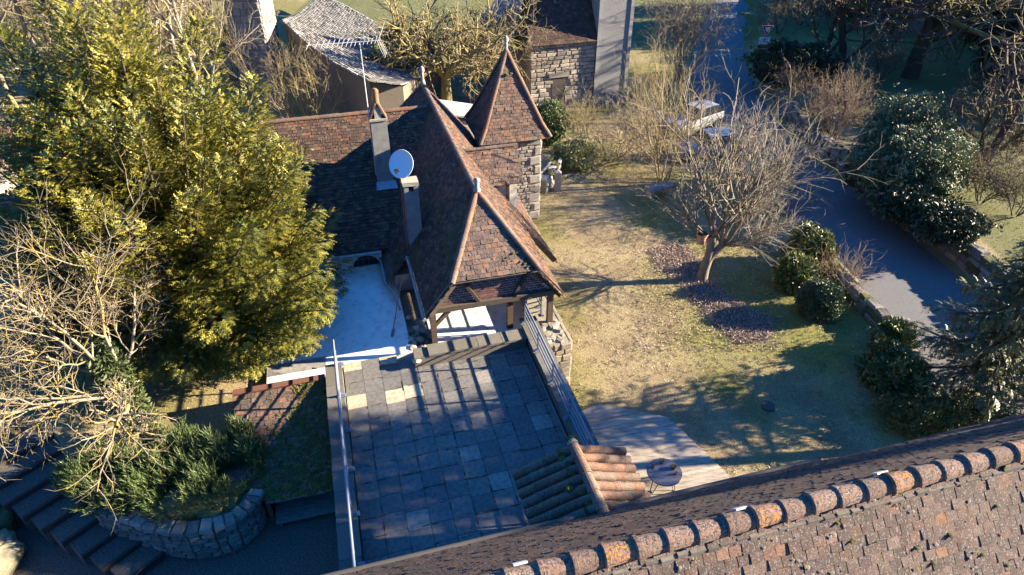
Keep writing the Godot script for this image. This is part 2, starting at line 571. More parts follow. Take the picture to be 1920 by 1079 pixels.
# ---------------------------------------------------------------- plants
func grow(m: MB, p: Vector3, d: Vector3, ln: float, r: float, lv: int, P: Dictionary) -> void:
	var last: bool = lv >= P.levels
	var ns: int = maxi(2, P.seg - lv)
	var sides := 8 if lv == 0 else (5 if lv == 1 else 3)
	var pts := [p]
	var dirs := [d]
	var q := p
	var r0 := r
	for i in ns:
		d = (d + rv(P.wig * (1.0 + 0.35 * lv)) + Vector3(0, P.up[mini(lv, P.up.size() - 1)], 0)).normalized()
		var nx := q + d * ln / ns
		var r1: float = r * (1.0 - float(i + 1) / ns * (0.45 if not last else 0.85))
		var lich: float = P.lichen * (1.0 if lv > 0 else 0.3)
		m.col = mixc(P.bark, P.tip, clampf(float(lv) / P.levels, 0, 1)) * rf(0.8, 1.15)
		if rng.randf() < lich: m.col = mixc(m.col, P.lcol, rf(0.4, 0.9))
		m.tube(q, nx, r0, r1, sides)
		q = nx
		r0 = r1
		pts.append(q); dirs.append(d)
	if last: return
	var kids: int = P.kids[mini(lv, P.kids.size() - 1)]
	var ph := rf(0, TAU)
	for k in kids:
		var t: float = lerpf(P.start[mini(lv, P.start.size() - 1)], 1.0, (k + rf(0.2, 0.9)) / kids)
		var fi := clampf(t * ns, 0, ns - 0.001)
		var i := int(fi)
		var bp: Vector3 = pts[i].lerp(pts[i + 1], fi - i)
		var bd: Vector3 = dirs[i + 1]
		ph += 2.4 + rf(-0.5, 0.5)
		var sx := bd.cross(Vector3(0.31, 0.9, 0.22)).normalized()
		var side := (sx * cos(ph) + bd.cross(sx) * sin(ph)).normalized()
		var ang: float = P.ang[mini(lv, P.ang.size() - 1)] * rf(0.7, 1.25)
		var nd := (bd * cos(ang) + side * sin(ang)).normalized()
		var rr: float = P.ratio[mini(lv, P.ratio.size() - 1)]
		grow(m, bp, nd, ln * rr * rf(0.65, 1.2), maxf(r * lerpf(0.62, 0.4, t), P.rmin), lv + 1, P)
func tree_params(o: Dictionary) -> Dictionary:
	var P := {levels = 4, seg = 6, wig = 0.16, up = [0.06, 0.08, 0.06, 0.02], kids = [6, 7, 6, 4], start = [0.35, 0.25, 0.2, 0.2], ang = [0.7, 0.75, 0.8, 0.8], ratio = [0.75, 0.55, 0.5, 0.5], rmin = 0.006,
		bark = Color(0.11, 0.095, 0.075), tip = Color(0.22, 0.185, 0.14), lichen = 0.15, lcol = Color(0.32, 0.26, 0.06)}
	for k in o: P[k] = o[k]
	return P
func bare_tree(called: String, label: String, at: Vector3, stems: Array, o := {}, cat := "tree", group := "") -> Node3D:
	# stems: [direction, length, radius]; the first is the trunk, all of them limbs of the same plant
	var P := tree_params(o)
	var t := thing(called, label, cat, at, group)
	var crown := MB.new()
	var trunk := MB.new()
	if P.has("trunk"):
		var q := Vector3(0, -0.15, 0)
		for s in P.trunk:
			trunk.col = P.bark * rf(0.8, 1.1)
			trunk.tube(q, s[0], s[1], s[2], 9)
			q = s[0]
	for s in stems:
		var p0: Vector3 = s[3] if s.size() > 3 else Vector3(0, -0.1, 0)
		grow(crown, p0, s[0].normalized(), s[1], s[2], 0 if not P.has("trunk") else 1, P)
	if trunk.v.size(): part(t, "trunk", trunk.mesh(), M.bark)
	part(t, "branches", crown.mesh(), M.bark)
	return t
func look(d: Vector3, roll := 0.0) -> Basis:                # z axis towards d
	var z := d.normalized()
	var x := Vector3.UP.cross(z)
	x = x.normalized() if x.length() > 0.05 else Vector3.RIGHT
	return Basis(x, z.cross(x), z) * Basis(Vector3(0, 0, 1), roll)
func shrub(called: String, label: String, at: Vector3, rad: Vector3, cnt: int, sz: float, c0: Color, c1: Color, mesh := "leaves", material := "leaf", cat := "shrub", group := "", lump := 0.6, lobes := []) -> Node3D:
	var t := thing(called, label, cat, at, group)
	var st := MB.new()
	st.col = Color(0.07, 0.055, 0.04)
	for i in 7:
		var w := TAU * i / 7 + rf(-0.3, 0.3)
		st.tube(Vector3(cos(w) * 0.08, -0.1, sin(w) * 0.08), Vector3(cos(w) * rad.x * 0.55, rad.y * 1.1, sin(w) * rad.z * 0.55), 0.04, 0.015, 4)
	part(t, "stems", st.mesh(), M.bark)
	var xf := []
	var cl := []
	if lobes.is_empty(): lobes = [[Vector3(0, rad.y, 0), rad]]
	var vol := 0.0
	for l in lobes: vol += l[1].x * l[1].z + l[1].x * l[1].y
	for l in lobes:
		var k := int(cnt * (l[1].x * l[1].z + l[1].x * l[1].y) / vol)
		for i in k:
			var d := rv()
			while d.length() > 1.0 or d.length() < 0.1: d = rv()
			d = d.normalized()
			var nn := nz.get_noise_3dv((d * 2.2 + at + l[0]) * 30.0)
			var q: float = (1.0 + nn * lump) * (1.0 - pow(rng.randf(), 2.0) * 0.45)
			if rng.randf() < 0.05: q *= rf(1.05, 1.3)
			var p: Vector3 = l[0] + d * l[1] * q
			if p.y < 0.02: p.y = rf(0.02, 0.2)
			var s := sz * rf(0.7, 1.3)
			xf.append(Transform3D(look(d + rv(0.6) + Vector3(0, 0.25, 0), rf(0, TAU)).scaled_local(Vector3.ONE * s), p))
			cl.append(mixc(c0, c1, clampf(rng.randf() * 0.7 + nn * 0.5 + 0.15, 0, 1)) * rf(0.7, 1.25))
	baked(t, "crown", MESH[mesh], M[material], xf, cl)
	return t

# ---------------------------------------------------------------- the scene
func _ready() -> void:
	rng.seed = 20240117
	nz.seed = 5
	nz.frequency = 0.02
	nz2.seed = 9
	nz2.frequency = 0.02
	nz2.fractal_octaves = 4
	var cam := Camera3D.new()
	cam.name = "camera"
	cam.position = Vector3(0, CAM_Y, 0)
	cam.rotation = Vector3(-PITCH, 0, 0)
	cam.fov = rad_to_deg(2.0 * atan(539.5 / F))
	cam.near = 0.1
	cam.far = 400.0
	add_child(cam)
	cam.current = true
	var env := Environment.new()
	env.background_mode = Environment.BG_SKY
	var sm := ProceduralSkyMaterial.new()
	sm.sky_top_color = Color(0.13, 0.46, 0.82)
	sm.sky_horizon_color = Color(0.30, 0.60, 0.86)
	sm.sky_curve = 0.12
	sm.ground_bottom_color = Color(0.16, 0.14, 0.11)
	sm.ground_horizon_color = Color(0.25, 0.32, 0.36)
	sm.sun_angle_max = 0.0
	env.sky = Sky.new()
	env.sky.sky_material = sm
	env.background_energy_multiplier = 0.32
	env.tonemap_mode = Environment.TONE_MAPPER_LINEAR
	env.tonemap_exposure = 5.6
	env.sdfgi_enabled = true
	env.ssao_enabled = true
	env.ssil_enabled = true
	var we := WorldEnvironment.new()
	we.name = "environment"
	we.environment = env
	add_child(we)
	var sun := DirectionalLight3D.new()
	sun.name = "sun"
	sun.light_color = Color(1.0, 0.93, 0.81)
	sun.light_energy = 1.6
	sun.light_angular_distance = 0.5
	sun.shadow_enabled = true
	add_child(sun)
	sun.look_at_from_position(Vector3(0, 30, 0), Vector3(0, 30, 0) - Vector3(0.995, 0.345, -0.099))

	make_materials()
	make_meshes()
	build_ground()
	build_terrace()
	build_house()
	build_tower()
	build_front_house()
	build_canopy()
	build_left_side()
	build_garden()
	build_far_buildings()
	build_trees()
	build_shrubs()

# ---------------------------------------------------------------- ground, road, lawn
const ROAD_R := [[-80.0, 27.0], [-66.0, 21.7], [-55.0, 18.1], [-46.0, 15.7], [-38.0, 14.8], [-32.8, 14.8], [-29.7, 15.3], [-26.5, 15.95], [-23.0, 16.5], [-20.8, 16.7], [-14.0, 17.2], [-4.0, 18.0]]
const ROAD_L := [[-80.0, 23.5], [-66.0, 18.6], [-55.0, 14.6], [-46.0, 11.9], [-38.0, 10.9], [-32.0, 11.2], [-26.0, 12.0], [-22.2, 12.2], [-20.3, 12.45], [-18.2, 12.7], [-14.0, 13.2], [-4.0, 14.2]]
func along(t: Array, z: float) -> float:
	if z <= t[0][0]: return t[0][1]
	for i in t.size() - 1:
		if z <= t[i + 1][0]:
			return lerpf(t[i][1], t[i + 1][1], (z - t[i][0]) / (t[i + 1][0] - t[i][0]))
	return t[-1][1]
var YARD := PackedVector2Array()
var BED := PackedVector2Array()
func ground_y(x: float, z: float) -> float:
	var q := to_ab(Vector3(x, 0, z))
	var h := 1.3 * (1.0 - smoothstep(-0.4, 1.6 + maxf(0, q.y - 9.0) * 0.8, q.x))
	if Geometry2D.is_point_in_polygon(q, YARD): return 0.3
	var rr := along(ROAD_R, z)
	if x > rr: h += smoothstep(0.55, 0.95, x - rr) * 0.75
	if x > along(ROAD_L, z) - 0.3 and x < rr + 0.3: h = minf(h, -0.03)
	h += nz2.get_noise_2d(x * 6, z * 6) * 0.05
	return h
func build_ground() -> void:
	YARD = poly2([[-0.3, -0.3], [-2.45, -0.3], [-2.5, -3.3], [-3.0, -3.85], [-3.9, -3.9], [-5.1, -3.2], [-6.1, -2.6], [-6.9, -1.2], [-8.2, 0.6], [-10.5, -1.0], [-9.6, -4.0], [-8.0, -5.0], [-7.0, -14.0], [-0.3, -14.0]])
	for i in YARD.size():
		if YARD[i].x < -2.47: YARD[i] = Vector2(0.78 + (YARD[i].x - 0.78) * 0.9705, -15.2 + (YARD[i].y + 15.2) * 0.9705)
	for q in [[1215, 470], [1262, 452], [1300, 470], [1335, 520], [1375, 560], [1450, 598], [1445, 640], [1385, 648], [1330, 600], [1275, 535], [1235, 500]]:
		var w := G(q[0], q[1])
		BED.push_back(Vector2(w.x, w.z))
	var xs := []
	var zs := []
	var x := -26.0
	while x < 24.0:
		xs.append(x); x += 0.28
	var z := -48.0
	while z < -4.0:
		zs.append(z); z += 0.28
	for k in [-28, -32, -38, -46, -60, -90, -140]: xs.push_front(float(k))
	for k in [24, 26, 28, 32, 38, 46, 60, 90, 140]: xs.append(float(k))
	for k in [-50, -53, -57, -62, -68, -76, -90, -120, -180]: zs.push_front(float(k))
	for k in [-4, -2, 1, 6, 14, 30]: zs.append(float(k))
	var m := MB.new()
	var nx := xs.size()
	for zz in zs:
		for xx in xs:
			m.v.push_back(Vector3(xx, ground_y(xx, zz), zz))
			m.c.push_back(ground_col(xx, zz))
	for j in zs.size() - 1:
		for i in nx - 1:
			var k := j * nx + i
			m.ix.append_array(PackedInt32Array([k, k + 1, k + nx + 1, k, k + nx + 1, k + nx]))
	single("ground", m, M.ground, "", "", "structure")
	# grass blades over the lawns
	var xf := []
	var cl := []
	var tries := 0
	while xf.size() < 60000 and tries < 400000:
		tries += 1
		var px := rf(-15, 22)
		var pz := -8.0 - pow(rng.randf(), 1.3) * 38.0
		var q := to_ab(Vector3(px, 0, pz))
		if q.x > -0.5 and q.x < 6.1 and q.y < 0.5 and q.y > -15: continue
		if q.x > -2.2 and q.x < 7.6 and q.y > -0.6 and q.y < 12: continue
		if px > along(ROAD_L, pz) - 0.4 and px < along(ROAD_R, pz) + 0.4: continue
		var gy := ground_y(px, pz)
		if gy < -0.3 or Geometry2D.is_point_in_polygon(q, YARD): continue
		if Geometry2D.is_point_in_polygon(Vector2(px, pz), DECK): continue
		var g := greenness(px, pz)
		var s := rf(0.025, 0.06) * (1.0 + 0.5 * g)
		xf.append(Transform3D(Basis(Vector3.UP, rf(0, TAU)).scaled_local(Vector3(s, s * rf(0.5, 1.0), s)), Vector3(px, gy - 0.005, pz)))
		cl.append(ground_col(px, pz) * rf(0.5, 1.5))
	for i in 26000:
		var px := rf(1.5, 13.5)
		var pz := rf(-30, -8.5)
		var q := to_ab(Vector3(px, 0, pz))
		if q.x < 6.3 and q.y < 12: continue
		if q.x < 7.8 and q.y > 3: continue
		if px > along(ROAD_L, pz) - 0.6 or Geometry2D.is_point_in_polygon(Vector2(px, pz), BED): continue
		var g := greenness(px, pz)
		if nz2.get_noise_2d(px * 60, pz * 60) < -0.05: continue
		var s := rf(0.05, 0.13)
		xf.append(Transform3D(Basis(Vector3.UP, rf(0, TAU)).scaled_local(Vector3(s, s * rf(0.3, 0.6), s)), Vector3(px, ground_y(px, pz) - 0.005, pz)))
		cl.append(mixc(Color(0.36, 0.27, 0.15), Color(0.15, 0.16, 0.03), clampf(g + rf(-0.4, 0.3), 0, 1)) * rf(0.5, 1.2))
	var gt := swarm(self, "grass", MESH.grass, M.leaf, xf, cl)
	meta(gt, "short dry winter grass tufts covering the lawns", "grass", "", "stuff")
	# road
	var rm := MB.new()
	var rows := []
	for i in 120:
		var zz := -80.0 + 76.0 * i / 119.0
		var l := along(ROAD_L, zz)
		var r := along(ROAD_R, zz)
		var row := []
		for k in 5:
			var t := k / 4.0
			row.append(Vector3(lerpf(l, r, t), 0.02 + 0.05 * (1 - absf(2 * t - 1)), zz))
		rows.append(row)
	rm.grid(rows)
	single("road", rm, M.asphalt, "", "", "structure")
	# fallen leaves in the bed
	xf = []
	cl = []
	while xf.size() < 10500:
		var p := G(rf(1190, 1470), rf(440, 660))
		var inb := Geometry2D.is_point_in_polygon(Vector2(p.x, p.z), BED)
		if not inb and rng.randf() > 0.16: continue
		var s := rf(0.08, 0.15)
		xf.append(Transform3D(look(rv() + Vector3(0, 0.2, 0), rf(0, TAU)).scaled_local(Vector3.ONE * s), p + Vector3(0, rf(0.01, 0.07), 0)))
		cl.append(mixc(Color(0.24, 0.175, 0.135), Color(0.48, 0.38, 0.31), rng.randf()) * rf(0.6, 1.15))
	for i in 2600:
		var p := G(rf(1020, 1480), rf(330, 800))
		if to_ab(p).x < 6.5: continue
		var s := rf(0.05, 0.1)
		xf.append(Transform3D(look(rv() + Vector3(0, 0.5, 0), rf(0, TAU)).scaled_local(Vector3.ONE * s), p + Vector3(0, rf(0.01, 0.04), 0)))
		cl.append(mixc(Color(0.14, 0.09, 0.06), Color(0.32, 0.22, 0.15), rng.randf()))
	for i in 1500:
		var pz := rf(-34, -15)
		var px := along(ROAD_L, pz) + rf(-0.3, 0.35) if i % 2 else along(ROAD_R, pz) + rf(-0.5, 0.4)
		xf.append(Transform3D(look(rv() + Vector3(0, 0.8, 0), rf(0, TAU)).scaled_local(Vector3.ONE * rf(0.05, 0.1)), Vector3(px, 0.055, pz)))
		cl.append(mixc(Color(0.14, 0.09, 0.06), Color(0.32, 0.24, 0.16), rng.randf()))
	var lv := swarm(self, "fallen_leaves", MESH.one_leaf, M.dry_leaf, xf, cl)
	meta(lv, "brown fallen leaves heaped in the garden bed under the pollarded tree", "leaves", "", "stuff")
var PATCH := []
func greenness(x: float, z: float) -> float:
	var g := nz2.get_noise_2d(x * 9, z * 9) * 1.3 + 0.3
	if PATCH.is_empty():
		for e in [[1250, 420, 2.2, 0.7], [1480, 625, 1.8, 0.8], [1400, 640, 1.6, 0.5], [1600, 640, 1.6, 0.5], [1130, 480, 2.2, -0.25], [1180, 620, 2.0, -0.1], [1150, 700, 2.5, -0.25], [1130, 400, 2.0, -0.45], [1250, 560, 1.2, -0.4], [1350, 820, 2.0, -0.3]]:
			var w := G(e[0], e[1])
			PATCH.append([Vector2(w.x, w.z), e[2], e[3]])
	if x > 0 and x < 18 and z > -32:
		var p := Vector2(x, z)
		for e in PATCH:
			var d: float = p.distance_to(e[0]) / e[1]
			if d < 2.5: g += e[2] * exp(-d * d)
	if x > 18: g += 0.5
	if z < -44: g += 0.4
	return clampf(g, 0, 1)
func ground_col(x: float, z: float) -> Color:
	var g := greenness(x, z)
	var n := nz2.get_noise_2d(x * 22 + 50, z * 22)
	var c := mixc(Color(0.43, 0.335, 0.18), Color(0.30, 0.225, 0.12), clampf(n * 1.6 + 0.4, 0, 1))
	c = mixc(c, Color(0.235, 0.225, 0.04), g * 0.9)
	var q := to_ab(Vector3(x, 0, z))
	if Geometry2D.is_point_in_polygon(q, YARD): c = Color(0.15, 0.125, 0.1)
	if Geometry2D.is_point_in_polygon(Vector2(x, z), BED): c = Color(0.2, 0.145, 0.105)
	if x > 18 and z > -50: c = mixc(c, Color(0.10, 0.125, 0.03), 0.7)
	if z < -50 and x > -17: c = mixc(c, Color(0.10, 0.135, 0.03), 0.75)
	return c
var DECK := PackedVector2Array()

# ---------------------------------------------------------------- roof terrace with railings
func rail_run(parent: Node3D, p0: Vector3, p1: Vector3, h: float, posts: int, foot: Vector3) -> void:
	var rl := Node3D.new()
	rl.name = "railing"
	parent.add_child(rl, true)
	for k in 4:
		var m := MB.new()
		var y := Vector3(0, h - k * 0.185, 0)
		var r := 0.030 if k == 0 else 0.019
		m.tube(p0 + y, p1 + y, r, r, 10, true)
		part(rl, "rail", m.mesh(), M.steel)
	for i in posts:
		var t := (i + 0.15) / (posts - 0.7)
		var b := p0.lerp(p1, t)
		var m := MB.new()
		m.box(b + Vector3(0, h * 0.5, 0), Vector3(0.035, h, 0.05))
		m.box(b + foot * 0.5 + Vector3(0, 0.07, 0), Vector3(absf(foot.x) + 0.05, 0.05, 0.07))
		m.box(b + foot + Vector3(0, 0.035, 0), Vector3(0.16, 0.025, 0.12))
		part(rl, "post", m.mesh(), M.steel)
func coping_run(parent: Node3D, a0: float, a1: float, b0: float, b1: float, y: float, cnt: int, along_b := true) -> void:
	for i in cnt:
		var m := MB.new()
		var t0 := float(i) / cnt
		var t1 := float(i + 1) / cnt
		m.col = Color(0.20, 0.185, 0.16) * rf(0.85, 1.15)
		if along_b:
			m.box(V((a0 + a1) / 2, lerpf(b0, b1, (t0 + t1) / 2), y - 0.03), Vector3(a1 - a0 + rf(-0.02, 0.03), 0.07 + rf(-0.01, 0.01), absf(b1 - b0) / cnt - 0.012))
		else:
			m.box(V(lerpf(a0, a1, (t0 + t1) / 2), (b0 + b1) / 2, y - 0.03), Vector3(absf(a1 - a0) / cnt - 0.012, 0.07, absf(b1 - b0)))
		part(parent, "coping_stone", m.mesh(), M.coping)
func build_terrace() -> void:
	var t := house_thing("roof_terrace", "paved grey stone roof terrace with low parapets and steel railings", "terrace", 2.6, -4.3, -0.7)
	var m := MB.new()
	m.col = Color(0.24, 0.21, 0.17)
	m.box(V(2.6, -4.35, 0.39), Vector3(6.1, 2.28, 8.1))
	part(t, "wall", m.mesh(), M.stone)
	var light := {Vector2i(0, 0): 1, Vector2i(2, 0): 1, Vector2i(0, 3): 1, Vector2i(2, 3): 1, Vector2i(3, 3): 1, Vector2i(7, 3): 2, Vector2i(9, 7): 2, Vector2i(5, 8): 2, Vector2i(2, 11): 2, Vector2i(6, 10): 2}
	for k in 6:
		var mm: StandardMaterial3D = M.slab.duplicate()
		mm.vertex_color_use_as_albedo = false
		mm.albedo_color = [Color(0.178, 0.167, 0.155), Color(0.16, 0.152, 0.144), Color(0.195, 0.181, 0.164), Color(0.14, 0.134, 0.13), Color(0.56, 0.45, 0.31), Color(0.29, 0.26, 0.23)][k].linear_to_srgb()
		M["slab%d" % k] = mm
	for i in 11:
		var off := [0.0, 0.03, -0.05, 0.02, 0.06, -0.03, 0.0, 0.05, -0.04, 0.02, 0.0][i] as float
		for j in 17:
			var w := 0.5
			var a0 := i * 0.5
			if i == 10: w = 0.17
			var b1 := 0.0 - j * 0.5 + off
			var ln := 0.5
			if j == 0:
				ln = 0.36 + off
				b1 = 0.0
			else: b1 -= -0.14
			if a0 + w > 1.7 and j == 0: continue
			var ctr := V(a0 + w / 2, b1 - ln / 2, 1.575 + rf(-0.004, 0.004))
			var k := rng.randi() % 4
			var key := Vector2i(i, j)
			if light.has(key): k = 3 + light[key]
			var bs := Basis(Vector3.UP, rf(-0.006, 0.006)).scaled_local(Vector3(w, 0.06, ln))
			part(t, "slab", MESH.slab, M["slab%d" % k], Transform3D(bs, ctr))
	var mj := MB.new()
	for i in 900:
		mj.col = mixc(Color(0.05, 0.055, 0.02), Color(0.12, 0.11, 0.06), rng.randf())
		var ja := rf(0.02, 5.1)
		var jb := rf(-8.2, -0.8)
		if i % 2: ja = round(ja * 2.0) / 2.0
		else: jb = round((jb - 0.14) * 2.0) / 2.0 + 0.14
		if nz2.get_noise_2d(ja * 40, jb * 40) < -0.1: continue
		mj.box(V(ja, jb, 1.606), Vector3(rf(0.012, 0.03), 0.012, rf(0.05, 0.16)) if i % 2 else Vector3(rf(0.05, 0.16), 0.012, rf(0.012, 0.03)))
	part(t, "joint_moss", mj.mesh(), M.ground).set_meta("kind", "stuff")
	var pr := MB.new()
	pr.col = Color(0.23, 0.2, 0.165)
	pr.box(V(-0.24, -4.4, 1.75), Vector3(0.42, 0.5, 7.9))
	var pl := part(t, "parapet", pr.mesh(), M.stone)
	coping_run(pl, -0.46, -0.01, -0.46, -8.3, 2.06, 9)
	pr = MB.new()
	pr.col = Color(0.2, 0.18, 0.155)
	pr.box(V(5.44, -4.2, 1.75), Vector3(0.42, 0.5, 8.3))
	var p2 := part(t, "parapet", pr.mesh(), M.stone)
	coping_run(p2, 5.2, 5.68, 0.15, -8.3, 2.06, 8)
	pr = MB.new()
	pr.col = Color(0.2, 0.175, 0.145)
	pr.box(V(3.55, -0.5, 1.72), Vector3(3.2, 0.46, 0.42))
	var p3 := part(t, "parapet", pr.mesh(), M.stone)
	coping_run(p3, 2.35, 5.19, -0.27, -0.73, 2.0, 4, false)
	# metal flashing strip along the inside of the right parapet
	m = MB.new()
	m.box(V(5.17, -4.2, 1.64), Vector3(0.012, 0.08, 8.0))
	part(t, "flashing", m.mesh(), M.zinc)
	rail_run(t, V(-0.12, -0.38, 2.06), V(-0.12, -8.2, 2.06), 0.74, 7, Vector3(0.09, 0, 0))
	rail_run(t, V(5.28, 0.05, 2.06), V(5.28, -8.2, 2.06), 0.74, 7, Vector3(-0.06, 0, 0))
	rail_run(t, V(5.3, 0.02, 2.06), V(5.92, 0.1, 2.06), 0.74, 2, Vector3(0, 0, 0.01))
	rail_run(t, V(5.92, 0.3, 2.06), V(5.92, 3.0, 2.06), 0.74, 3, Vector3(-0.06, 0, 0))
	# rough stone pier under the outer porch post
	var pier := house_thing("stone_pier", "rough stone pier carrying the outer timber post of the porch beside the lawn", "wall", 6.0, -0.5, 0)
	m = MB.new()
	m.col = Color(0.3, 0.26, 0.2)
	m.box(V(6.03, 0.6, 0.95), Vector3(0.72, 1.9, 3.4))
	part(pier, "core", m.mesh(), M.mortar)
	var cols := [Color(0.42, 0.36, 0.27), Color(0.34, 0.29, 0.22), Color(0.5, 0.44, 0.34), Color(0.28, 0.24, 0.19)]
	lay_stones(pier, V(5.68, -1.12, 0), Vector3(1, 0, 0), Vector3.UP, 0.74, 1.92, 0.2, 0.3, cols)
	lay_stones(pier, V(6.41, -1.1, 0), Vector3(0, 0, -1), Vector3.UP, 3.4, 1.92, 0.22, 0.36, cols)
	for i in 26:
		var s := rf(0.1, 0.24)
		part(pier, "stone", MESH["stone%d" % (i % 5)], stone_mat(cols[i % 4], "stone_420_%d" % (i % 4)), Transform3D(Basis(Vector3.RIGHT, -PI / 2) * Basis(Vector3(0, 0, 1), rf(0, 6)) * Basis.from_scale(Vector3(s, s * rf(0.6, 1), 0.1)), V(rf(5.75, 6.33), rf(-1.0, -0.05), 1.91)))
	# rocks in the gap between the two white floors
	cols = [Color(0.55, 0.5, 0.42), Color(0.35, 0.32, 0.26), Color(0.2, 0.18, 0.14)]
	for i in 46:
		var a := rf(1.98, 2.6)
		var b := rf(-0.7, 0.75) if i < 34 else rf(0.7, 2.4)
		if i % 3 == 0: a = rf(2.0, 2.35)
		var s := rf(0.1, 0.26)
		rock("rock", "pale rough rock in the planting gap beside the timber porch post", LW(a, b, 1.42 + (0.42 if b < -0.2 else 0.05)), Vector3(s, s * 0.7, s), cols[i % 3], "rocks beside the porch post")
func rock(called: String, label: String, at: Vector3, size: Vector3, c: Color, group := "") -> void:
	var m := MB.new()
	m.col = c
	var rings := []
	var nl := 6 if size.x < 0.6 else 14
	var ns := 8 if size.x < 0.6 else 20
	for i in nl:
		var row := []
		var la := -PI / 2 + PI * i / (nl - 1)
		for k in ns + 1:
			var w := TAU * (k % ns) / ns
			var d := Vector3(cos(w) * cos(la), sin(la), sin(w) * cos(la))
			var q := 1.0 + 0.35 * nz2.get_noise_3dv(d * 45.0 + at * 90.0) + 0.15 * nz2.get_noise_3dv(d * 160.0 + at * 50.0)
			row.append(d * q * size * 0.6)
		rings.append(row)
	m.grid(rings)
	var o := single(called, m, M.stone, label, "rock", "", at)
	if group: o.set_meta("group", group)

# ---------------------------------------------------------------- main house
func roof_body(parent: Node3D, pts: Array, c: Color) -> void:    # solid under the tiles: pts in house frame, closed by a floor at the eaves
	var m := MB.new()
	m.col = c
	for f in pts: m.quad(f[0], f[1], f[2], f[3])
	part(parent, "roof_deck", m.mesh(), M.timber)
func build_house() -> void:
	var h := house_thing("stone_house", "old stone house with steep mossy brown tile roofs and half-timbered brick porch gable", "house", 4.4, 4.0, 0)
	# walls
	var wm := MB.new()
	wm.col = Color(0.5, 0.46, 0.4)
	wm.box(V(4.3, 8.2, 0.95), Vector3(4.7, 1.9, 9.2))
	wm.box(V(-2.2, 7.45, 1.1), Vector3(8.4, 2.5, 4.1))
	var wall := part(h, "wall", wm.mesh(), M.plaster)
	# gable core behind the porch, under the roof
	wm = MB.new()
	wm.col = Color(0.72, 0.68, 0.6)
	wm.prism(poly2([[2.5, 1.4], [6.3, 1.4], [6.3, 2.95], [4.4, 5.3], [2.5, 2.95]]), func(q: Vector2, t: float): return V(q.x, t, q.y), 3.2, 3.3)
	part(h, "porch_back_wall", wm.mesh(), M.plaster)
	# --- roof decks
	var rY := 5.5
	var ys := func(a: float): return rY - S * absf(a - 4.4) - 0.03
	var Q := func(a: float, b: float): return V(a, b, ys.call(a))
	roof_body(h, [
		[Q.call(2.43, -0.28), Q.call(2.43, 3.1), Q.call(4.4, 3.1), Q.call(4.4, 1.9)],
		[Q.call(2.43, -0.28), Q.call(4.4, 1.9), Q.call(3.2, -0.28), Q.call(3.2, -0.28)],
		[Q.call(1.68, 3.1), Q.call(1.68, 5.2), Q.call(4.4, 9.6), Q.call(4.4, 3.1)],
		[Q.call(2.2, 9.3), Q.call(2.2, 13.0), Q.call(4.4, 11.3), Q.call(4.4, 9.3)],
		[Q.call(6.4, -0.28), Q.call(6.4, 3.6), Q.call(4.4, 3.6), Q.call(4.4, 1.9)],
		[Q.call(6.4, -0.28), Q.call(4.4, 1.9), Q.call(5.65, -0.28), Q.call(5.65, -0.28)],
		[Q.call(7.5, 3.6), Q.call(7.5, 9.2), Q.call(4.4, 9.2), Q.call(4.4, 3.6)],
		[Q.call(6.4, 9.2), Q.call(6.4, 13.0), Q.call(4.4, 11.3), Q.call(4.4, 9.2)],
		[Q.call(2.2, 13.0), Q.call(6.4, 13.0), Q.call(4.4, 11.3), Q.call(4.4, 11.3)],
		[V(3.2, -0.28, 3.93), V(5.65, -0.28, 3.93), V(4.4, 1.9, 5.46), V(4.4, 1.9, 5.46)]], Color(0.09, 0.065, 0.05))
	# --- tiles, coordinates (distance along eave, distance up the slope)
	var sl := sqrt(1 + S * S)
	# left slope: along = b, up = from a=1.68
	var lf := Node3D.new(); lf.name = "left_roof"; h.add_child(lf)
	var U0 := V(1.68, 0, rY - S * (4.4 - 1.68))
	var upL := (V(4.4, 0, rY) - U0).normalized()
	var f := func(b: float, a: float): return [b, (a - 1.68) * sl]
	lay_tiles(lf, U0, Vector3(0, 0, -1), upL, poly2([f.call(-0.28, 2.43), f.call(3.1, 2.43), f.call(3.1, 1.66), f.call(4.9, 1.66), f.call(5.0, 2.05), f.call(9.2, 4.2), f.call(9.3, 2.2), f.call(12.9, 2.2), f.call(11.3, 4.38), f.call(1.9, 4.38), f.call(-0.28, 3.22)]), 0.17, 0.125, 40, 0.45, 0.08, null, 1.0, 0.4)
	# right slope
	var rt := Node3D.new(); rt.name = "right_roof"; h.add_child(rt)
	U0 = V(7.5, 0, rY - S * 3.1)
	var upR := (V(4.4, 0, rY) - U0).normalized()
	var f2 := func(b: float, a: float): return [b, (7.5 - a) * sl]
	lay_tiles(rt, U0, Vector3(0, 0, -1), upR, poly2([f2.call(-0.28, 6.42), f2.call(3.6, 6.42), f2.call(3.6, 7.52), f2.call(9.1, 7.52), f2.call(9.1, 6.4), f2.call(12.9, 6.4), f2.call(11.3, 4.42), f2.call(1.9, 4.42), f2.call(-0.28, 5.64)]), 0.17, 0.125, 40, 0.3, 0.0, null, 1.0, 0.2)
	# hip over the porch gable
	var hp := Node3D.new(); hp.name = "hip_roof"; h.add_child(hp)
	U0 = V(4.42, -0.22, 4.0)
	var upH := (V(4.42, 1.9, rY) - U0).normalized()
	var hl := (V(4.42, 1.9, rY) - U0).length()
	lay_tiles(hp, U0, Vector3(1, 0, 0), upH, poly2([[-1.24, -0.05], [1.24, -0.05], [0.0, hl]]), 0.17, 0.14, 150, 0.25, 0.12)
	# side wing to the left: ridge across at b 9.2, eave at b 4.7
	var wg := Node3D.new(); wg.name = "wing_roof"; h.add_child(wg)
	var e0 := V(-6.5, 4.6, 2.36)
	var r0 := V(-6.5, 9.25, 5.32)
	var upW := (r0 - e0).normalized()
	var wl := (r0 - e0).length()
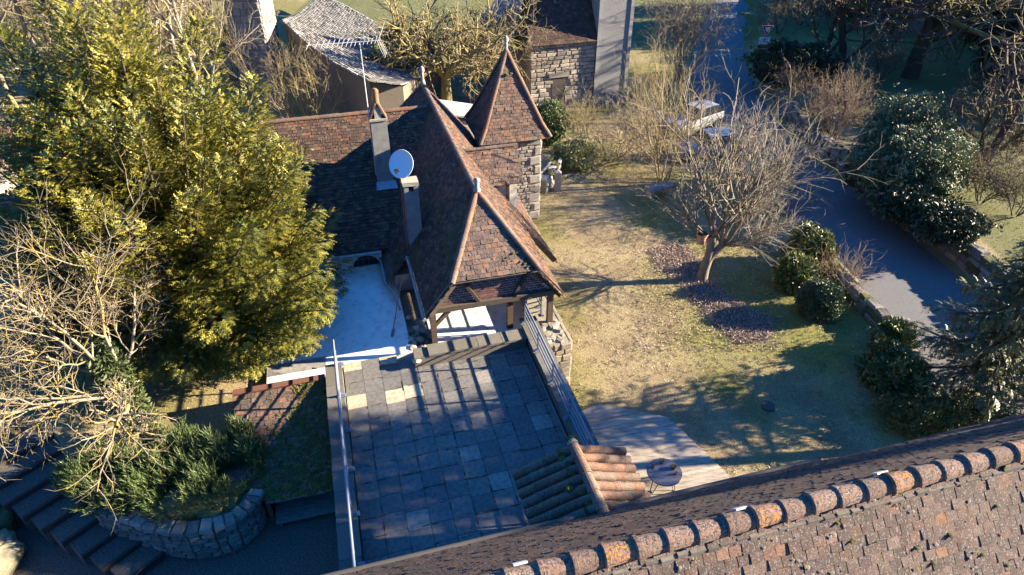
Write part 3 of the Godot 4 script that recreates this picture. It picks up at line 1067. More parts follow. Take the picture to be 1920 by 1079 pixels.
	roof_body(h, [[e0, V(2.0, 4.6, 2.33), V(4.3, 9.25, 5.29), r0 - Vector3(0, 0.03, 0)], [r0 - Vector3(0, 0.03, 0), V(4.3, 9.25, 5.29), V(4.3, 13.4, 2.5), V(-6.5, 13.4, 2.5)]], Color(0.09, 0.065, 0.05))
	lay_tiles(wg, e0, Vector3(1, 0, 0), upW, poly2([[0, 0], [8.55, 0], [10.8, wl], [0, wl]]), 0.17, 0.13, 40, 0.45, 0.0, null, 1.0, 0.4)
	# pale lichen on the wing, as stones patches of weathered tiles
	# ridges, hips
	ridge_line(h, V(4.4, 11.3, rY), V(4.4, 1.85, rY), 0.11, 0.36)
	ridge_line(h, V(3.18, -0.3, 3.98), V(4.4, 1.9, rY), 0.1, 0.36, "hip_tile")
	ridge_line(h, V(5.66, -0.3, 3.98), V(4.4, 1.9, rY), 0.1, 0.36, "hip_tile")
	ridge_line(h, V(-6.5, 9.25, 5.33), V(4.2, 9.25, 5.33), 0.1, 0.36)
	ridge_line(h, V(2.2, 13.0, rY - S * 2.2), V(4.4, 11.3, rY), 0.1, 0.36, "hip_tile")
	finial(h, V(4.4, 1.8, rY + 0.05), 0.4)
	finial(h, V(4.4, 11.35, rY), 0.7)
	# moss cushions by the finial and the right hip
	for e in [[4.25, 1.75, 5.5, 14, 0.35], [5.3, 0.2, 4.35, 16, 0.4], [4.95, 0.35, 4.3, 10, 0.5], [5.5, -0.05, 4.15, 12, 0.25]]:
		for k in int(e[3]):
			var ma: float = e[0] + rf(-0.5, 0.5) * e[4]
			var mb2: float = e[1] + rf(-0.9, 0.9) * e[4]
			moss_patch(h, V(ma, mb2, minf(5.5 - S * absf(ma - 4.4), 3.98 + (mb2 + 0.25) * 0.7) + 0.02), 2, 0.03, 0.6)
	# --- brick gable of the porch
	var gb := Node3D.new(); gb.name = "brick_gable"; h.add_child(gb)
	var m := MB.new()
	m.col = Color(0.75, 0.68, 0.6)
	m.prism(poly2([[2.72, 3.1], [6.14, 3.1], [5.55, 3.92], [3.28, 3.92]]), func(q: Vector2, t: float): return V(q.x, t, q.y), -0.06, 0.04)
	part(gb, "mortar", m.mesh(), M.mortar)
	var bc := [Color(0.23, 0.10, 0.07), Color(0.18, 0.08, 0.06), Color(0.27, 0.125, 0.085), Color(0.15, 0.075, 0.06)]
	var y := 3.16
	var row := 0
	while y < 3.88:
		var k := (y - 3.1) / 0.82
		var x0 := lerpf(2.8, 3.34, k)
		var x1 := lerpf(6.06, 5.5, k)
		var x := x0 + (0.12 if row % 2 else 0.0)
		while x < x1 - 0.1:
			var bw := minf(0.224, x1 - x)
			var bk := rng.randi() % 4
			part(gb, "brick", MESH.box, stone_mat(bc[bk], "brick_%d" % bk), Transform3D(Basis.from_scale(Vector3(bw, 0.056, 0.04)), V(x + bw / 2, -0.052 + rf(-0.003, 0.003), y)))
			x += 0.24
		y += 0.078
		row += 1
	var tm := Color(0.055, 0.04, 0.03)
	var beam := func(p0: Vector3, p1: Vector3, w: float, d: float, called: String, c := Color(0.055, 0.04, 0.03)):
		var bm := MB.new()
		bm.col = c
		var z := (p1 - p0).normalized()
		var bs := look(z)
		bm.box(Vector3.ZERO, Vector3(w, d, (p1 - p0).length()), Transform3D(bs, (p0 + p1) / 2))
		part(h, called, bm.mesh(), M.timber)
	beam.call(V(2.55, -0.1, 3.04), V(6.25, -0.1, 3.04), 0.16, 0.16, "tie_beam", Color(0.10, 0.075, 0.055))
	beam.call(V(3.5, -0.125, 3.9), V(3.95, -0.125, 3.1), 0.08, 0.09, "brace")
	beam.call(V(5.35, -0.125, 3.9), V(4.95, -0.125, 3.1), 0.08, 0.09, "brace")
	beam.call(V(3.2, -0.14, 3.93), V(5.65, -0.14, 3.93), 0.1, 0.08, "wall_plate")
	beam.call(V(2.5, -0.2, 2.96), V(3.3, -0.2, 3.98), 0.06, 0.2, "barge_board", Color(0.2, 0.15, 0.11))
	beam.call(V(6.35, -0.2, 2.94), V(5.57, -0.2, 3.95), 0.06, 0.2, "barge_board")
	var pc := Color(0.13, 0.085, 0.055)
	beam.call(V(2.62, -0.1, 1.9), V(2.62, -0.1, 2.98), 0.16, 0.16, "post", pc)
	beam.call(V(6.06, -0.08, 1.9), V(6.06, -0.08, 2.98), 0.16, 0.16, "post", pc)
	beam.call(V(5.0, 0.5, 1.5), V(5.0, 0.5, 3.0), 0.17, 0.17, "post", pc)
	beam.call(V(6.0, 2.9, 1.5), V(6.0, 2.9, 3.0), 0.14, 0.14, "post", pc)
	beam.call(V(2.66, -0.1, 2.5), V(3.1, -0.1, 2.97), 0.1, 0.1, "brace", pc)
	beam.call(V(2.62, 0, 2.96), V(2.62, 3.2, 2.96), 0.14, 0.14, "eaves_beam", pc)
	beam.call(V(6.1, 0, 2.96), V(6.1, 3.6, 2.96), 0.14, 0.14, "eaves_beam", pc)
	# rafters of the lit eave end, lower right wing edge
	beam.call(V(7.45, 3.58, 1.56), V(6.4, 3.58, 2.92), 0.06, 0.18, "barge_board", Color(0.09, 0.065, 0.045))
	# --- dormer block between the ridge and the tower
	m = MB.new()
	m.col = Color(0.66, 0.62, 0.55)
	m.prism(poly2([[5.35, 2.6], [6.62, 1.9], [6.62, 3.86], [5.35, 3.86]]), func(q: Vector2, t: float): return V(q.x, t, q.y), 5.5, 5.6)
	part(h, "dormer_wall", m.mesh(), M.plaster)
	m = MB.new()
	m.col = Color(0.4, 0.36, 0.3)
	m.quad(V(6.62, 5.5, 1.9), V(6.62, 5.5, 3.86), V(6.62, 6.25, 4.7), V(6.62, 6.25, 1.9))
	m.quad(V(6.62, 6.25, 1.9), V(6.62, 6.25, 4.7), V(6.62, 7.2, 3.7), V(6.62, 7.2, 1.9))
	part(h, "dormer_cheek", m.mesh(), M.stone)
	beam.call(V(6.28, 5.47, 2.2), V(6.28, 5.47, 3.84), 0.1, 0.1, "dormer_post", Color(0.10, 0.065, 0.045))
	var dm := Node3D.new(); dm.name = "dormer_roof"; h.add_child(dm)
	var d0 := V(4.9, 5.28, 3.82)
	var d1 := V(4.9, 6.2, 4.8)
	roof_body(h, [[d0, V(6.78, 5.28, 3.8), V(6.78, 6.2, 4.78), V(4.9, 6.2, 4.78)], [V(4.9, 6.2, 4.78), V(6.78, 6.2, 4.78), V(6.78, 7.4, 3.7), V(4.9, 7.4, 3.7)]], Color(0.1, 0.07, 0.05))
	lay_tiles(dm, d0, Vector3(1, 0, 0), (d1 - d0).normalized(), poly2([[0.3, 0], [1.9, 0], [1.9, (d1 - d0).length()], [0.0, (d1 - d0).length()]]), 0.17, 0.125, 110, 0.1)
	ridge_line(h, V(4.95, 6.2, 4.82), V(6.8, 6.2, 4.82), 0.08, 0.36)
	# --- wing wall with arched opening, seen above the white floor
	m = MB.new()
	m.col = Color(0.62, 0.6, 0.55)
	var arch := PackedVector2Array()
	for i in 13:
		var w := PI * i / 12
		arch.push_back(Vector2(1.12 + 0.44 * cos(w), 1.72 + 0.42 * sin(w)))
	# wall face built round the arch: left of it, right of it, above it
	m.box(V(-2.93, 4.75, 1.86), Vector3(7.2, 1.12, 0.08))
	m.box(V(1.62, 4.75, 1.86), Vector3(0.1, 1.12, 0.08))
	m.box(V(1.12, 4.75, 1.5), Vector3(0.9, 0.4, 0.08))
	for i in 12:
		var q0 := arch[i]
		var q1 := arch[i + 1]
		m.prism(PackedVector2Array([q0, q1, Vector2(q1.x, 2.42), Vector2(q0.x, 2.42)]), func(q: Vector2, t: float): return V(q.x, t, q.y), 4.71, 4.79)
	var ww := part(h, "wing_wall", m.mesh(), M.plaster)
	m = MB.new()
	m.col = Color(0.17, 0.125, 0.09)  # added panel: its dark brown stands in for shade inside the open arch
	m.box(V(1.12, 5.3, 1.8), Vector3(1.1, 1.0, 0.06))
	part(h, "arch_shade_panel", m.mesh(), M.timber)
	m = MB.new()
	for i in 4: m.box(V(0.85 + i * 0.18, 4.8, 1.9), Vector3(0.02, 0.45, 0.02))
	m.box(V(1.12, 4.8, 1.95), Vector3(0.85, 0.02, 0.02))
	part(h, "window_grille", m.mesh(), M.steel)
	# gutters
	for g in [[V(-6.5, 4.52, 2.3), V(1.66, 4.52, 2.3)], [V(1.6, 3.1, 1.95), V(1.6, 4.7, 1.95)], [V(2.36, -0.25, 2.86), V(2.36, 3.1, 2.86)]]:
		m = MB.new()
		m.tube(g[0], g[1], 0.05, 0.05, 8, true)
		part(h, "gutter", m.mesh(), M.zinc)
	m = MB.new()
	m.path([V(1.62, 3.12, 1.95), V(1.75, 2.9, 1.8), V(1.9, 2.2, 1.55)], 0.035, 8)
	part(h, "downpipe", m.mesh(), M.zinc)
	# --- chimneys
	chimney(h, 2.22, 7.0, 0.56, 0.5, 3.3, 5.95, true)
	chimney(h, 2.72, 3.55, 0.44, 0.42, 2.8, 4.95, false)
	# flashing under the big chimney
	m = MB.new()
	m.quad(V(1.9, 6.74, 3.78), V(2.56, 6.74, 3.78), V(2.6, 6.45, 3.6), V(1.86, 6.45, 3.6))
	part(h, "flashing", m.mesh(), M.zinc)
	# cables on the roof
	m = MB.new()
	m.path([V(1.86, 6.7, 3.75), V(1.84, 6.2, 3.43), V(1.95, 5.9, 3.25), V(2.3, 5.8, 3.2), V(2.5, 5.2, 3.1), V(2.45, 4.0, 3.02), V(2.45, 2.8, 3.0), V(2.5, 1.9, 3.06)], 0.011, 4)
	part(h, "cable", m.mesh(), M.dark_cable)
	# white floors
	var fl := house_thing("white_terrace", "white rendered terrace floor between the yew and the porch", "terrace", 0, 2.5, 0.6)
	m = MB.new()
	m.box(V(-0.05, 2.42, 1.05), Vector3(4.05, 0.9, 4.62))
	m.box(V(-1.27, 0.2, 1.05), Vector3(1.62, 0.9, 0.8))
	part(fl, "floor", m.mesh(), M.white_floor)
	var pf := house_thing("porch_floor", "white porch floor striped with railing shadows under the brick gable", "floor", 4.0, 1.5, 0.6)
	m = MB.new()
	m.box(V(4.15, 1.5, 1.05), Vector3(3.06, 0.9, 3.5))
	part(pf, "floor", m.mesh(), M.white_floor)
	m = MB.new()
	m.col = Color(0.2, 0.165, 0.12)
	m.box(V(2.32, 1.3, 0.95), Vector3(0.7, 0.9, 4.2))
	part(pf, "planting_gap", m.mesh(), M.ground)
	# satellite dish and aerial
	var ds := house_thing("satellite_dish", "white round satellite dish on a rusty pole beside the low chimney", "dish", 2.44, 3.4, 3.0)
	m = MB.new()
	m.col = Color(0.22, 0.10, 0.06)
	m.tube(V(2.44, 3.4, 3.0), V(2.44, 3.4, 5.45), 0.03, 0.03, 8, true)
	part(ds, "pole", m.mesh(), M.plain)
	m = MB.new()
	var dn := Vector3(-0.38, 0.5, 0.78).normalized()
	var bsd := look(dn)
	var dc := V(2.52, 3.62, 5.78)
	var rows := []
	for i in 7:
		var r := i / 6.0
		var rr := []
		for k in 25:
			var w := TAU * k / 24
			rr.append(dc + bsd * Vector3(cos(w) * r * 0.37, sin(w) * r * 0.42, r * r * 0.07 - 0.07))
		rows.append(rr)
	m.grid(rows)
	var bowl := part(ds, "bowl", m.mesh(), M.dish)
	m = MB.new()
	for k in 24:
		var w0 := TAU * k / 24
		var w1 := TAU * (k + 1) / 24
		m.tube(dc + bsd * Vector3(cos(w0) * 0.37, sin(w0) * 0.42, 0), dc + bsd * Vector3(cos(w1) * 0.37, sin(w1) * 0.42, 0), 0.009, 0.009, 5)
	part(bowl, "rim", m.mesh(), M.dish)
	m = MB.new()
	m.col = Color(0.03, 0.03, 0.035)
	var tip := dc + bsd * Vector3(0, -0.25, 0.42)
	m.tube(dc + bsd * Vector3(0, -0.42, 0), tip, 0.012, 0.012, 5)
	m.box(tip, Vector3(0.08, 0.08, 0.14))
	m.box(tip + Vector3(0.06, 0.03, 0), Vector3(0.06, 0.08, 0.1))
	part(ds, "receiver", m.mesh(), M.plain)
	var an := house_thing("tv_aerial", "white television aerial on a thin mast fixed to the tall chimney", "aerial", 1.92, 6.85, 4.2)
	m = MB.new()
	m.col = Color(0.5, 0.5, 0.5)
	m.tube(V(1.93, 6.85, 4.0), V(1.93, 6.85, 8.35), 0.022, 0.018, 6, true)
	part(an, "mast", m.mesh(), M.plain)
	m = MB.new()
	m.col = Color(0.34, 0.34, 0.34)
	var bx := (Vector3(1, -0.03, -0.1)).normalized()
	var ac := V(1.93, 6.85, 8.5)
	m.tube(ac - bx * 1.6, ac + bx * 0.65, 0.014, 0.014, 6, true)
	m.tube(V(1.93, 6.85, 8.3), ac, 0.02, 0.02, 5)
	part(an, "boom", m.mesh(), M.plain)
	var el := Vector3(0.3, 0.25, -0.92).normalized()
	for i in 15:
		m = MB.new()
		m.col = Color(0.34, 0.34, 0.34)
		var p := ac + bx * (-1.55 + 2.05 * pow(i / 14.0, 0.8))
		var hl2 := 0.24 if i < 10 else 0.18
		m.tube(p - el * hl2, p + el * hl2, 0.008, 0.008, 4)
		part(an, "element", m.mesh(), M.plain)
	for sgn in [-1, 1]:
		m = MB.new()
		m.col = Color(0.34, 0.34, 0.34)
		for k in 7:
			var p: Vector3 = ac + bx * (0.6 - 0.02 * k) + Vector3(0, sgn * (0.06 + 0.06 * k), 0) + bx * 0.05 * k
			m.tube(p - el * 0.25, p + el * 0.25, 0.006, 0.006, 4)
		m.tube(ac + bx * 0.6, ac + bx * 0.78 + Vector3(0, sgn * 0.42, 0), 0.008, 0.008, 4)
		part(an, "reflector", m.mesh(), M.plain)
func finial(parent: Node3D, p: Vector3, hgt: float) -> void:
	var m := MB.new()
	m.col = Color(0.5, 0.47, 0.43)
	var prof := [[0.0, 0.11], [0.12, 0.1], [0.3, 0.06], [0.55, 0.075], [0.6, 0.05], [0.75, 0.1], [0.88, 0.095], [1.0, 0.03]]
	for i in prof.size() - 1:
		m.tube(p + Vector3(0, prof[i][0] * hgt, 0), p + Vector3(0, prof[i + 1][0] * hgt, 0), prof[i][1], prof[i + 1][1], 10, true)
	part(parent, "finial", m.mesh(), M.stone)
func moss_patch(parent: Node3D, p: Vector3, cnt: int, spread: float, k2 := 1.0) -> void:
	var m := MB.new()
	for i in cnt:
		m.col = mixc(Color(0.04, 0.05, 0.01), Color(0.11, 0.11, 0.018), rng.randf())
		var c := p + Vector3(rf(-1, 1), rf(-0.25, 0.1), rf(-1, 1)) * spread
		var r := rf(0.04, 0.11) * k2
		var rings := []
		for a in 4:
			var row := []
			for k in 7:
				var w := TAU * k / 6
				var rr := r * cos(a * PI / 6) * rf(0.8, 1.15)
				row.append(c + Vector3(cos(w) * rr, r * 0.4 * sin(a * PI / 6), sin(w) * rr))
			row[6] = row[0]
			rings.append(row)
		m.grid(rings)
	part(parent, "moss", m.mesh(), M.stone)
func chimney(h: Node3D, a: float, b: float, w: float, d: float, y0: float, y1: float, pot: bool) -> void:
	var ch := Node3D.new(); ch.name = "chimney"; h.add_child(ch, true)
	var m := MB.new()
	m.col = Color(0.27, 0.265, 0.25)
	var p := []
	for q in [[-1, -1], [1, -1], [1, 1], [-1, 1]]: p.append(V(a + q[0] * w * 0.52, b - q[1] * d * 0.52, y0))
	for q in [[-1, -1], [1, -1], [1, 1], [-1, 1]]: p.append(V(a + q[0] * w * 0.47, b - q[1] * d * 0.47, y1))
	m.hexa(p)
	part(ch, "stack", m.mesh(), M.plaster)
	m = MB.new()
	m.col = Color(0.42, 0.38, 0.32)
	if pot:
		m.box(V(a, b, y1 + 0.03), Vector3(w * 1.08, 0.07, d * 1.08))
		part(ch, "cap", m.mesh(), M.stone)
		m = MB.new()
		m.col = Color(0.45, 0.42, 0.36)
		m.box(V(a, b, y1 + 0.25), Vector3(w * 0.4, 0.4, d * 0.8))
		part(ch, "neck", m.mesh(), M.stone)
		for s in [-1, 1]:
			m = MB.new()
			m.col = Color(0.27, 0.14, 0.09)
			m.hexa([V(a + s * w * 0.5, b - d * 0.45, y1 + 0.07), V(a + s * w * 0.43, b - d * 0.45, y1 + 0.07), V(a + s * w * 0.43, b + d * 0.45, y1 + 0.07), V(a + s * w * 0.5, b + d * 0.45, y1 + 0.07),
				V(a + s * 0.07, b - d * 0.45, y1 + 0.55), V(a + s * 0.02, b - d * 0.45, y1 + 0.55), V(a + s * 0.02, b + d * 0.45, y1 + 0.55), V(a + s * 0.07, b + d * 0.45, y1 + 0.55)])
			part(ch, "slanted_tile", m.mesh(), M.tile)
		m = MB.new()
		m.col = Color(0.36, 0.2, 0.12)
		m.tube(V(a, b, y1 + 0.5), V(a, b, y1 + 0.75), 0.11, 0.1, 12)
		m.tube(V(a, b, y1 + 0.75), V(a, b, y1 + 0.95), 0.1, 0.12, 12)
		m.tube(V(a, b, y1 + 0.95), V(a, b, y1 + 1.02), 0.12, 0.05, 12, true)
		part(ch, "chimney_pot", m.mesh(), M.tile)
	else:
		for s in [-1, 1]:
			m = MB.new()
			m.col = Color(0.27, 0.265, 0.25)
			m.box(V(a + s * w * 0.33, b, y1 + 0.1), Vector3(w * 0.3, 0.24, d * 0.95))
			part(ch, "side_block", m.mesh(), M.plaster)
		m = MB.new()
		m.box(V(a, b + 0.1, y1 + 0.08), Vector3(w * 0.4, 0.2, 0.1))
		part(ch, "flue", m.mesh(), M.dark_gap)
		m = MB.new()
		m.col = Color(0.5, 0.46, 0.38)
		var q2 := []
		for yy in [y1 + 0.215, y1 + 0.34]:
			for q in [[-1, -1], [1, -1], [1, 1], [-1, 1]]: q2.append(V(a + q[0] * w * rf(0.5, 0.6), b - q[1] * d * rf(0.5, 0.6), yy + rf(-0.02, 0.02)))
		m.hexa(q2)
		part(ch, "cap", m.mesh(), M.stone)

# ---------------------------------------------------------------- tower
func build_tower() -> void:
	var t := house_thing("stone_tower", "square stone stair tower with a steep pointed red tile roof beside the house", "tower", 7.53, 10.3, 0)
	var a0 := 6.4; var a1 := 8.65; var b0 := 9.2; var b1 := 11.4
	var m := MB.new()
	m.col = Color(0.30, 0.27, 0.235)
	m.box(V((a0 + a1) / 2, (b0 + b1) / 2, 1.85), Vector3(a1 - a0, 3.9, b1 - b0))
	var wall := part(t, "wall", m.mesh(), M.mortar)
	var cols := [Color(0.40, 0.37, 0.335), Color(0.33, 0.305, 0.28), Color(0.46, 0.42, 0.375), Color(0.26, 0.24, 0.22), Color(0.37, 0.33, 0.28)]
	# quoins at the outer corner, rubble elsewhere
	var q := func(c: Vector2): return (c.x > 1.82 and int(c.y / 0.42) % 2 == 0) or c.x > 2.02
	lay_stones(wall, V(a0, b0 - 0.01, 0.0), Vector3(1, 0, 0), Vector3.UP, 2.25, 3.78, 0.15, 0.23, cols, "stone", q, 0.09)
	for i in 9:
		var w := 0.5 if i % 2 == 0 else 0.27
		part(wall, "quoin", MESH["stone%d" % (i % 5)], stone_mat(Color(0.36, 0.335, 0.305), "quoin"), Transform3D(Basis.from_scale(Vector3(w, 0.4, 0.12)), V(a1 - w / 2 + 0.01, b0 - 0.015, 0.21 + 0.42 * i)))
	lay_stones(wall, V(a1 + 0.01, b0, 0.0), Vector3(0, 0, -1), Vector3.UP, 2.2, 3.78, 0.3, 0.45, cols, "stone", null, 0.08)
	# slit
	m = MB.new()
	m.box(V(8.3, b0 - 0.03, 2.2), Vector3(0.1, 0.4, 0.04))
	# roof: four flared faces
	var ap := V(7.52, 10.3, 6.85)
	var ev := 3.78
	var ov := 0.3
	var cs := [V(a0 - ov, b0 - ov, ev), V(a1 + ov, b0 - ov, ev), V(a1 + ov, b1 + ov, ev), V(a0 - ov, b1 + ov, ev)]
	var kn := []
	for c in cs: kn.append((c as Vector3).lerp(ap, 0.2) + Vector3(0, -0.13, 0))
	m = MB.new()
	m.col = Color(0.09, 0.06, 0.045)
	for i in 4:
		var j := (i + 1) % 4
		m.quad(cs[i], cs[j], kn[j], kn[i]); m.tri(kn[i], kn[j], ap)
	m.quad(cs[0], cs[1], cs[2], cs[3])
	part(t, "roof_deck", m.mesh(), M.timber)
	for i in 4:
		var j := (i + 1) % 4
		var fc := Node3D.new(); fc.name = "roof_face"; t.add_child(fc, true)
		var ux: Vector3 = ((cs[j] as Vector3) - cs[i]).normalized()
		var mid: Vector3 = ((cs[i] as Vector3) + cs[j]) / 2
		var km: Vector3 = ((kn[i] as Vector3) + kn[j]) / 2
		var hw: float = ((cs[j] as Vector3) - cs[i]).length() / 2
		var kw: float = ((kn[j] as Vector3) - kn[i]).length() / 2
		var l0 := (km - mid).length()
		var l1 := (ap - km).length()
		var sng := 60 if i == 0 else 0
		lay_tiles(fc, mid, ux, (km - mid).normalized(), poly2([[-hw, -0.03], [hw, -0.03], [kw, l0], [-kw, l0]]), 0.17, 0.125, sng, 0.12 if i < 2 else 0.5)
		lay_tiles(fc, km, ux, (ap - km).normalized(), poly2([[-kw, 0], [kw, 0], [0, l1]]), 0.17, 0.125, 200 if i == 0 else 0, 0.12 if i < 2 else 0.5)
		ridge_line(t, cs[i], kn[i], 0.1, 0.36, "hip_tile")
		ridge_line(t, kn[i], ap, 0.1, 0.36, "hip_tile")
	finial(t, ap - Vector3(0, 0.1, 0), 0.65)
	moss_patch(t, V(7.5, 9.95, 6.1), 8, 0.14)

# ---------------------------------------------------------------- roof in the foreground and the shelter on the terrace
func build_front_house() -> void:
	var t := house_thing("foreground_house", "large house with a lichened brown tile roof and a row of big ridge tiles", "house", 5.5, -11.2, -0.7)
	var bR := -11.2; var yR := 7.7; var bE := -8.13; var yE := 3.9
	var s := (yR - yE) / (bE - bR)
	var m := MB.new()
	m.col = Color(0.45, 0.4, 0.34)
	m.box(V(6.5, -11.2, 1.5), Vector3(15.0, 4.8, 5.4))
	part(t, "wall", m.mesh(), M.plaster)
	m = MB.new()
	m.col = Color(0.07, 0.05, 0.04)
	m.quad(V(-1.2, bE, yE), V(15, bE, yE), V(15, bR, yR - 0.03), V(-1.2, bR, yR - 0.03))
	m.quad(V(-1.2, bR, yR - 0.03), V(15, bR, yR - 0.03), V(15, -15, yR - s * 3.8), V(-1.2, -15, yR - s * 3.8))
	part(t, "roof_deck", m.mesh(), M.timber)
	var far := Node3D.new(); far.name = "far_roof"; t.add_child(far)
	var e0 := V(0, bE, yE)
	var up := (V(0, bR, yR) - e0).normalized()
	var sl := (V(0, bR, yR) - e0).length()
	lay_tiles(far, e0, Vector3(1, 0, 0), up, poly2([[-1.2, 0], [9.1, 0], [9.1, 0.55], [15, 0.55], [15, sl], [-1.2, sl]]), 0.165, 0.125, 0, 0.9, 0.0, null, 1.0, 0.3)
	var near := Node3D.new(); near.name = "near_roof"; t.add_child(near)
	var n0 := V(0, -14.0, yR - s * 2.8)
	var upn := (V(0, bR, yR) - n0).normalized()
	var nl := (V(0, bR, yR) - n0).length()
	var cw := Vector3(0.78, CAM_Y + 0.7, 15.2 - 11.2) # camera, in this thing's axes
	lay_tiles(near, n0, Vector3(1, 0, 0), upn, poly2([[0, 0], [15, 0], [15, nl - 0.08], [0, nl - 0.08]]), 0.165, 0.128, 300, 0.9, 0.0, func(p: Vector3):
		var w: Vector3 = t.transform * p
		var d := Vector3(w.x, w.y - CAM_Y, w.z)
		var dep := -d.z * cos(PITCH) - d.y * sin(PITCH)
		var u := (-d.z * sin(PITCH) + d.y * cos(PITCH)) / dep
		return 539.5 - F * u < 1090.0 and absf(F * d.x / dep) < 975.0, 1.0, 0.4)
	# big ridge tiles with lichen
	var cnt := 34
	for i in cnt:
		var x := 0.5 + i * 0.37
		var bs := Basis(Vector3(0, 0, 1) * 0.135, Vector3.UP * 0.15, Vector3(-1, 0, 0) * 0.40)
		var o := part(t, "ridge_tile", MESH.barrel1, ridge_mat(i), Transform3D(Basis(Vector3(0, 1, 0), rf(-0.02, 0.02)) * bs, V(x, bR, yR - 0.02 + rf(-0.008, 0.008))))
	# grey mortar bedding under them
	m = MB.new()
	m.col = Color(0.17, 0.15, 0.13)
	for i in 70:
		m.col = Color(0.17, 0.15, 0.13) * rf(0.6, 1.2)
		m.box(V(0.4 + i * 0.19, bR - 0.13, yR - 0.15), Vector3(rf(0.12, 0.22), rf(0.04, 0.09), rf(0.04, 0.08)))
		m.box(V(0.4 + i * 0.19, bR + 0.13, yR - 0.15), Vector3(rf(0.12, 0.22), rf(0.04, 0.09), rf(0.04, 0.08)))
	part(t, "ridge_bedding", m.mesh(), M.mortar)
	# white plastic tabs near the ridge
	for e in [[2.1, 0.45, 1], [5.0, 0.45, 1], [7.15, 0.5, 1], [6.6, 0.75, -1], [4.55, 0.75, -1]]:
		m = MB.new()
		m.col = Color(0.62, 0.6, 0.56)
		var org := V(e[0], bR + e[2] * e[1], yR - s * e[1])
		var dv := Vector3(0, -s, -e[2]).normalized()
		var nn := Vector3(0, 1, -e[2] * s).normalized()
		m.box(Vector3.ZERO, Vector3(0.17, 0.025, 0.12), Transform3D(Basis(Vector3(1, 0, 0), nn, Vector3(1, 0, 0).cross(nn)), org + nn * 0.05))
		part(t, "pale_tab", m.mesh(), M.plain)
	# moss tufts on the near slope
	for i in 46:
		var k := rf(0.05, 1.4)
		moss_patch(t, V(rf(3.5, 9.5), bR - k, yR - s * k + 0.015), 3, 0.04, 0.4)
	# gutter
	m = MB.new()
	for i in 1:
		m.tube(V(-1.2, bE + 0.07, yE - 0.04), V(9.05, bE + 0.07, yE - 0.04), 0.06, 0.06, 10, true)
	part(t, "gutter", m.mesh(), M.dark_cable)
func ridge_mat(i: int) -> StandardMaterial3D:
	var k := i % 5
	var key := "ridge_%d" % k
	if not M.has(key):
		if not TX.has("lichen"):
			var z := 512
			var big := noise_img(31, z, 0.03, 4)
			var spots := noise_img(33, z, 0.022, 5)
			TX.lichen = tex(z, big, noise_img(32, z, 0.15, 3), 0.5, [[0.0, Color(0.20, 0.10, 0.065)], [0.5, Color(0.26, 0.145, 0.10)], [1.0, Color(0.34, 0.25, 0.19)]], [[0.50, 0.05, Color(0.035, 0.032, 0.032)], [0.70, 0.06, Color(0.30, 0.28, 0.24)]], spots)
			TX.lichen_y = tex(z, noise_img(34, z, 0.03, 4), noise_img(35, z, 0.15, 3), 0.5, [[0.0, Color(0.20, 0.10, 0.065)], [0.5, Color(0.26, 0.145, 0.10)], [1.0, Color(0.34, 0.25, 0.19)]], [[0.46, 0.05, Color(0.05, 0.045, 0.045)], [0.66, 0.03, Color(0.50, 0.20, 0.015)]], noise_img(36, z, 0.022, 4))
		var m := mat(key, Color(1, 1, 1) * [0.8, 0.62, 0.9, 0.72, 0.85][k], 0.95, TX.lichen if k != 2 else TX.lichen_y, [1.0, 1.3, 0.9, 1.1, 1.2][k], TX.nfine, 0.6)
		m.uv1_offset = Vector3(k * 0.37, k * 0.21, 0)
	return M[key]
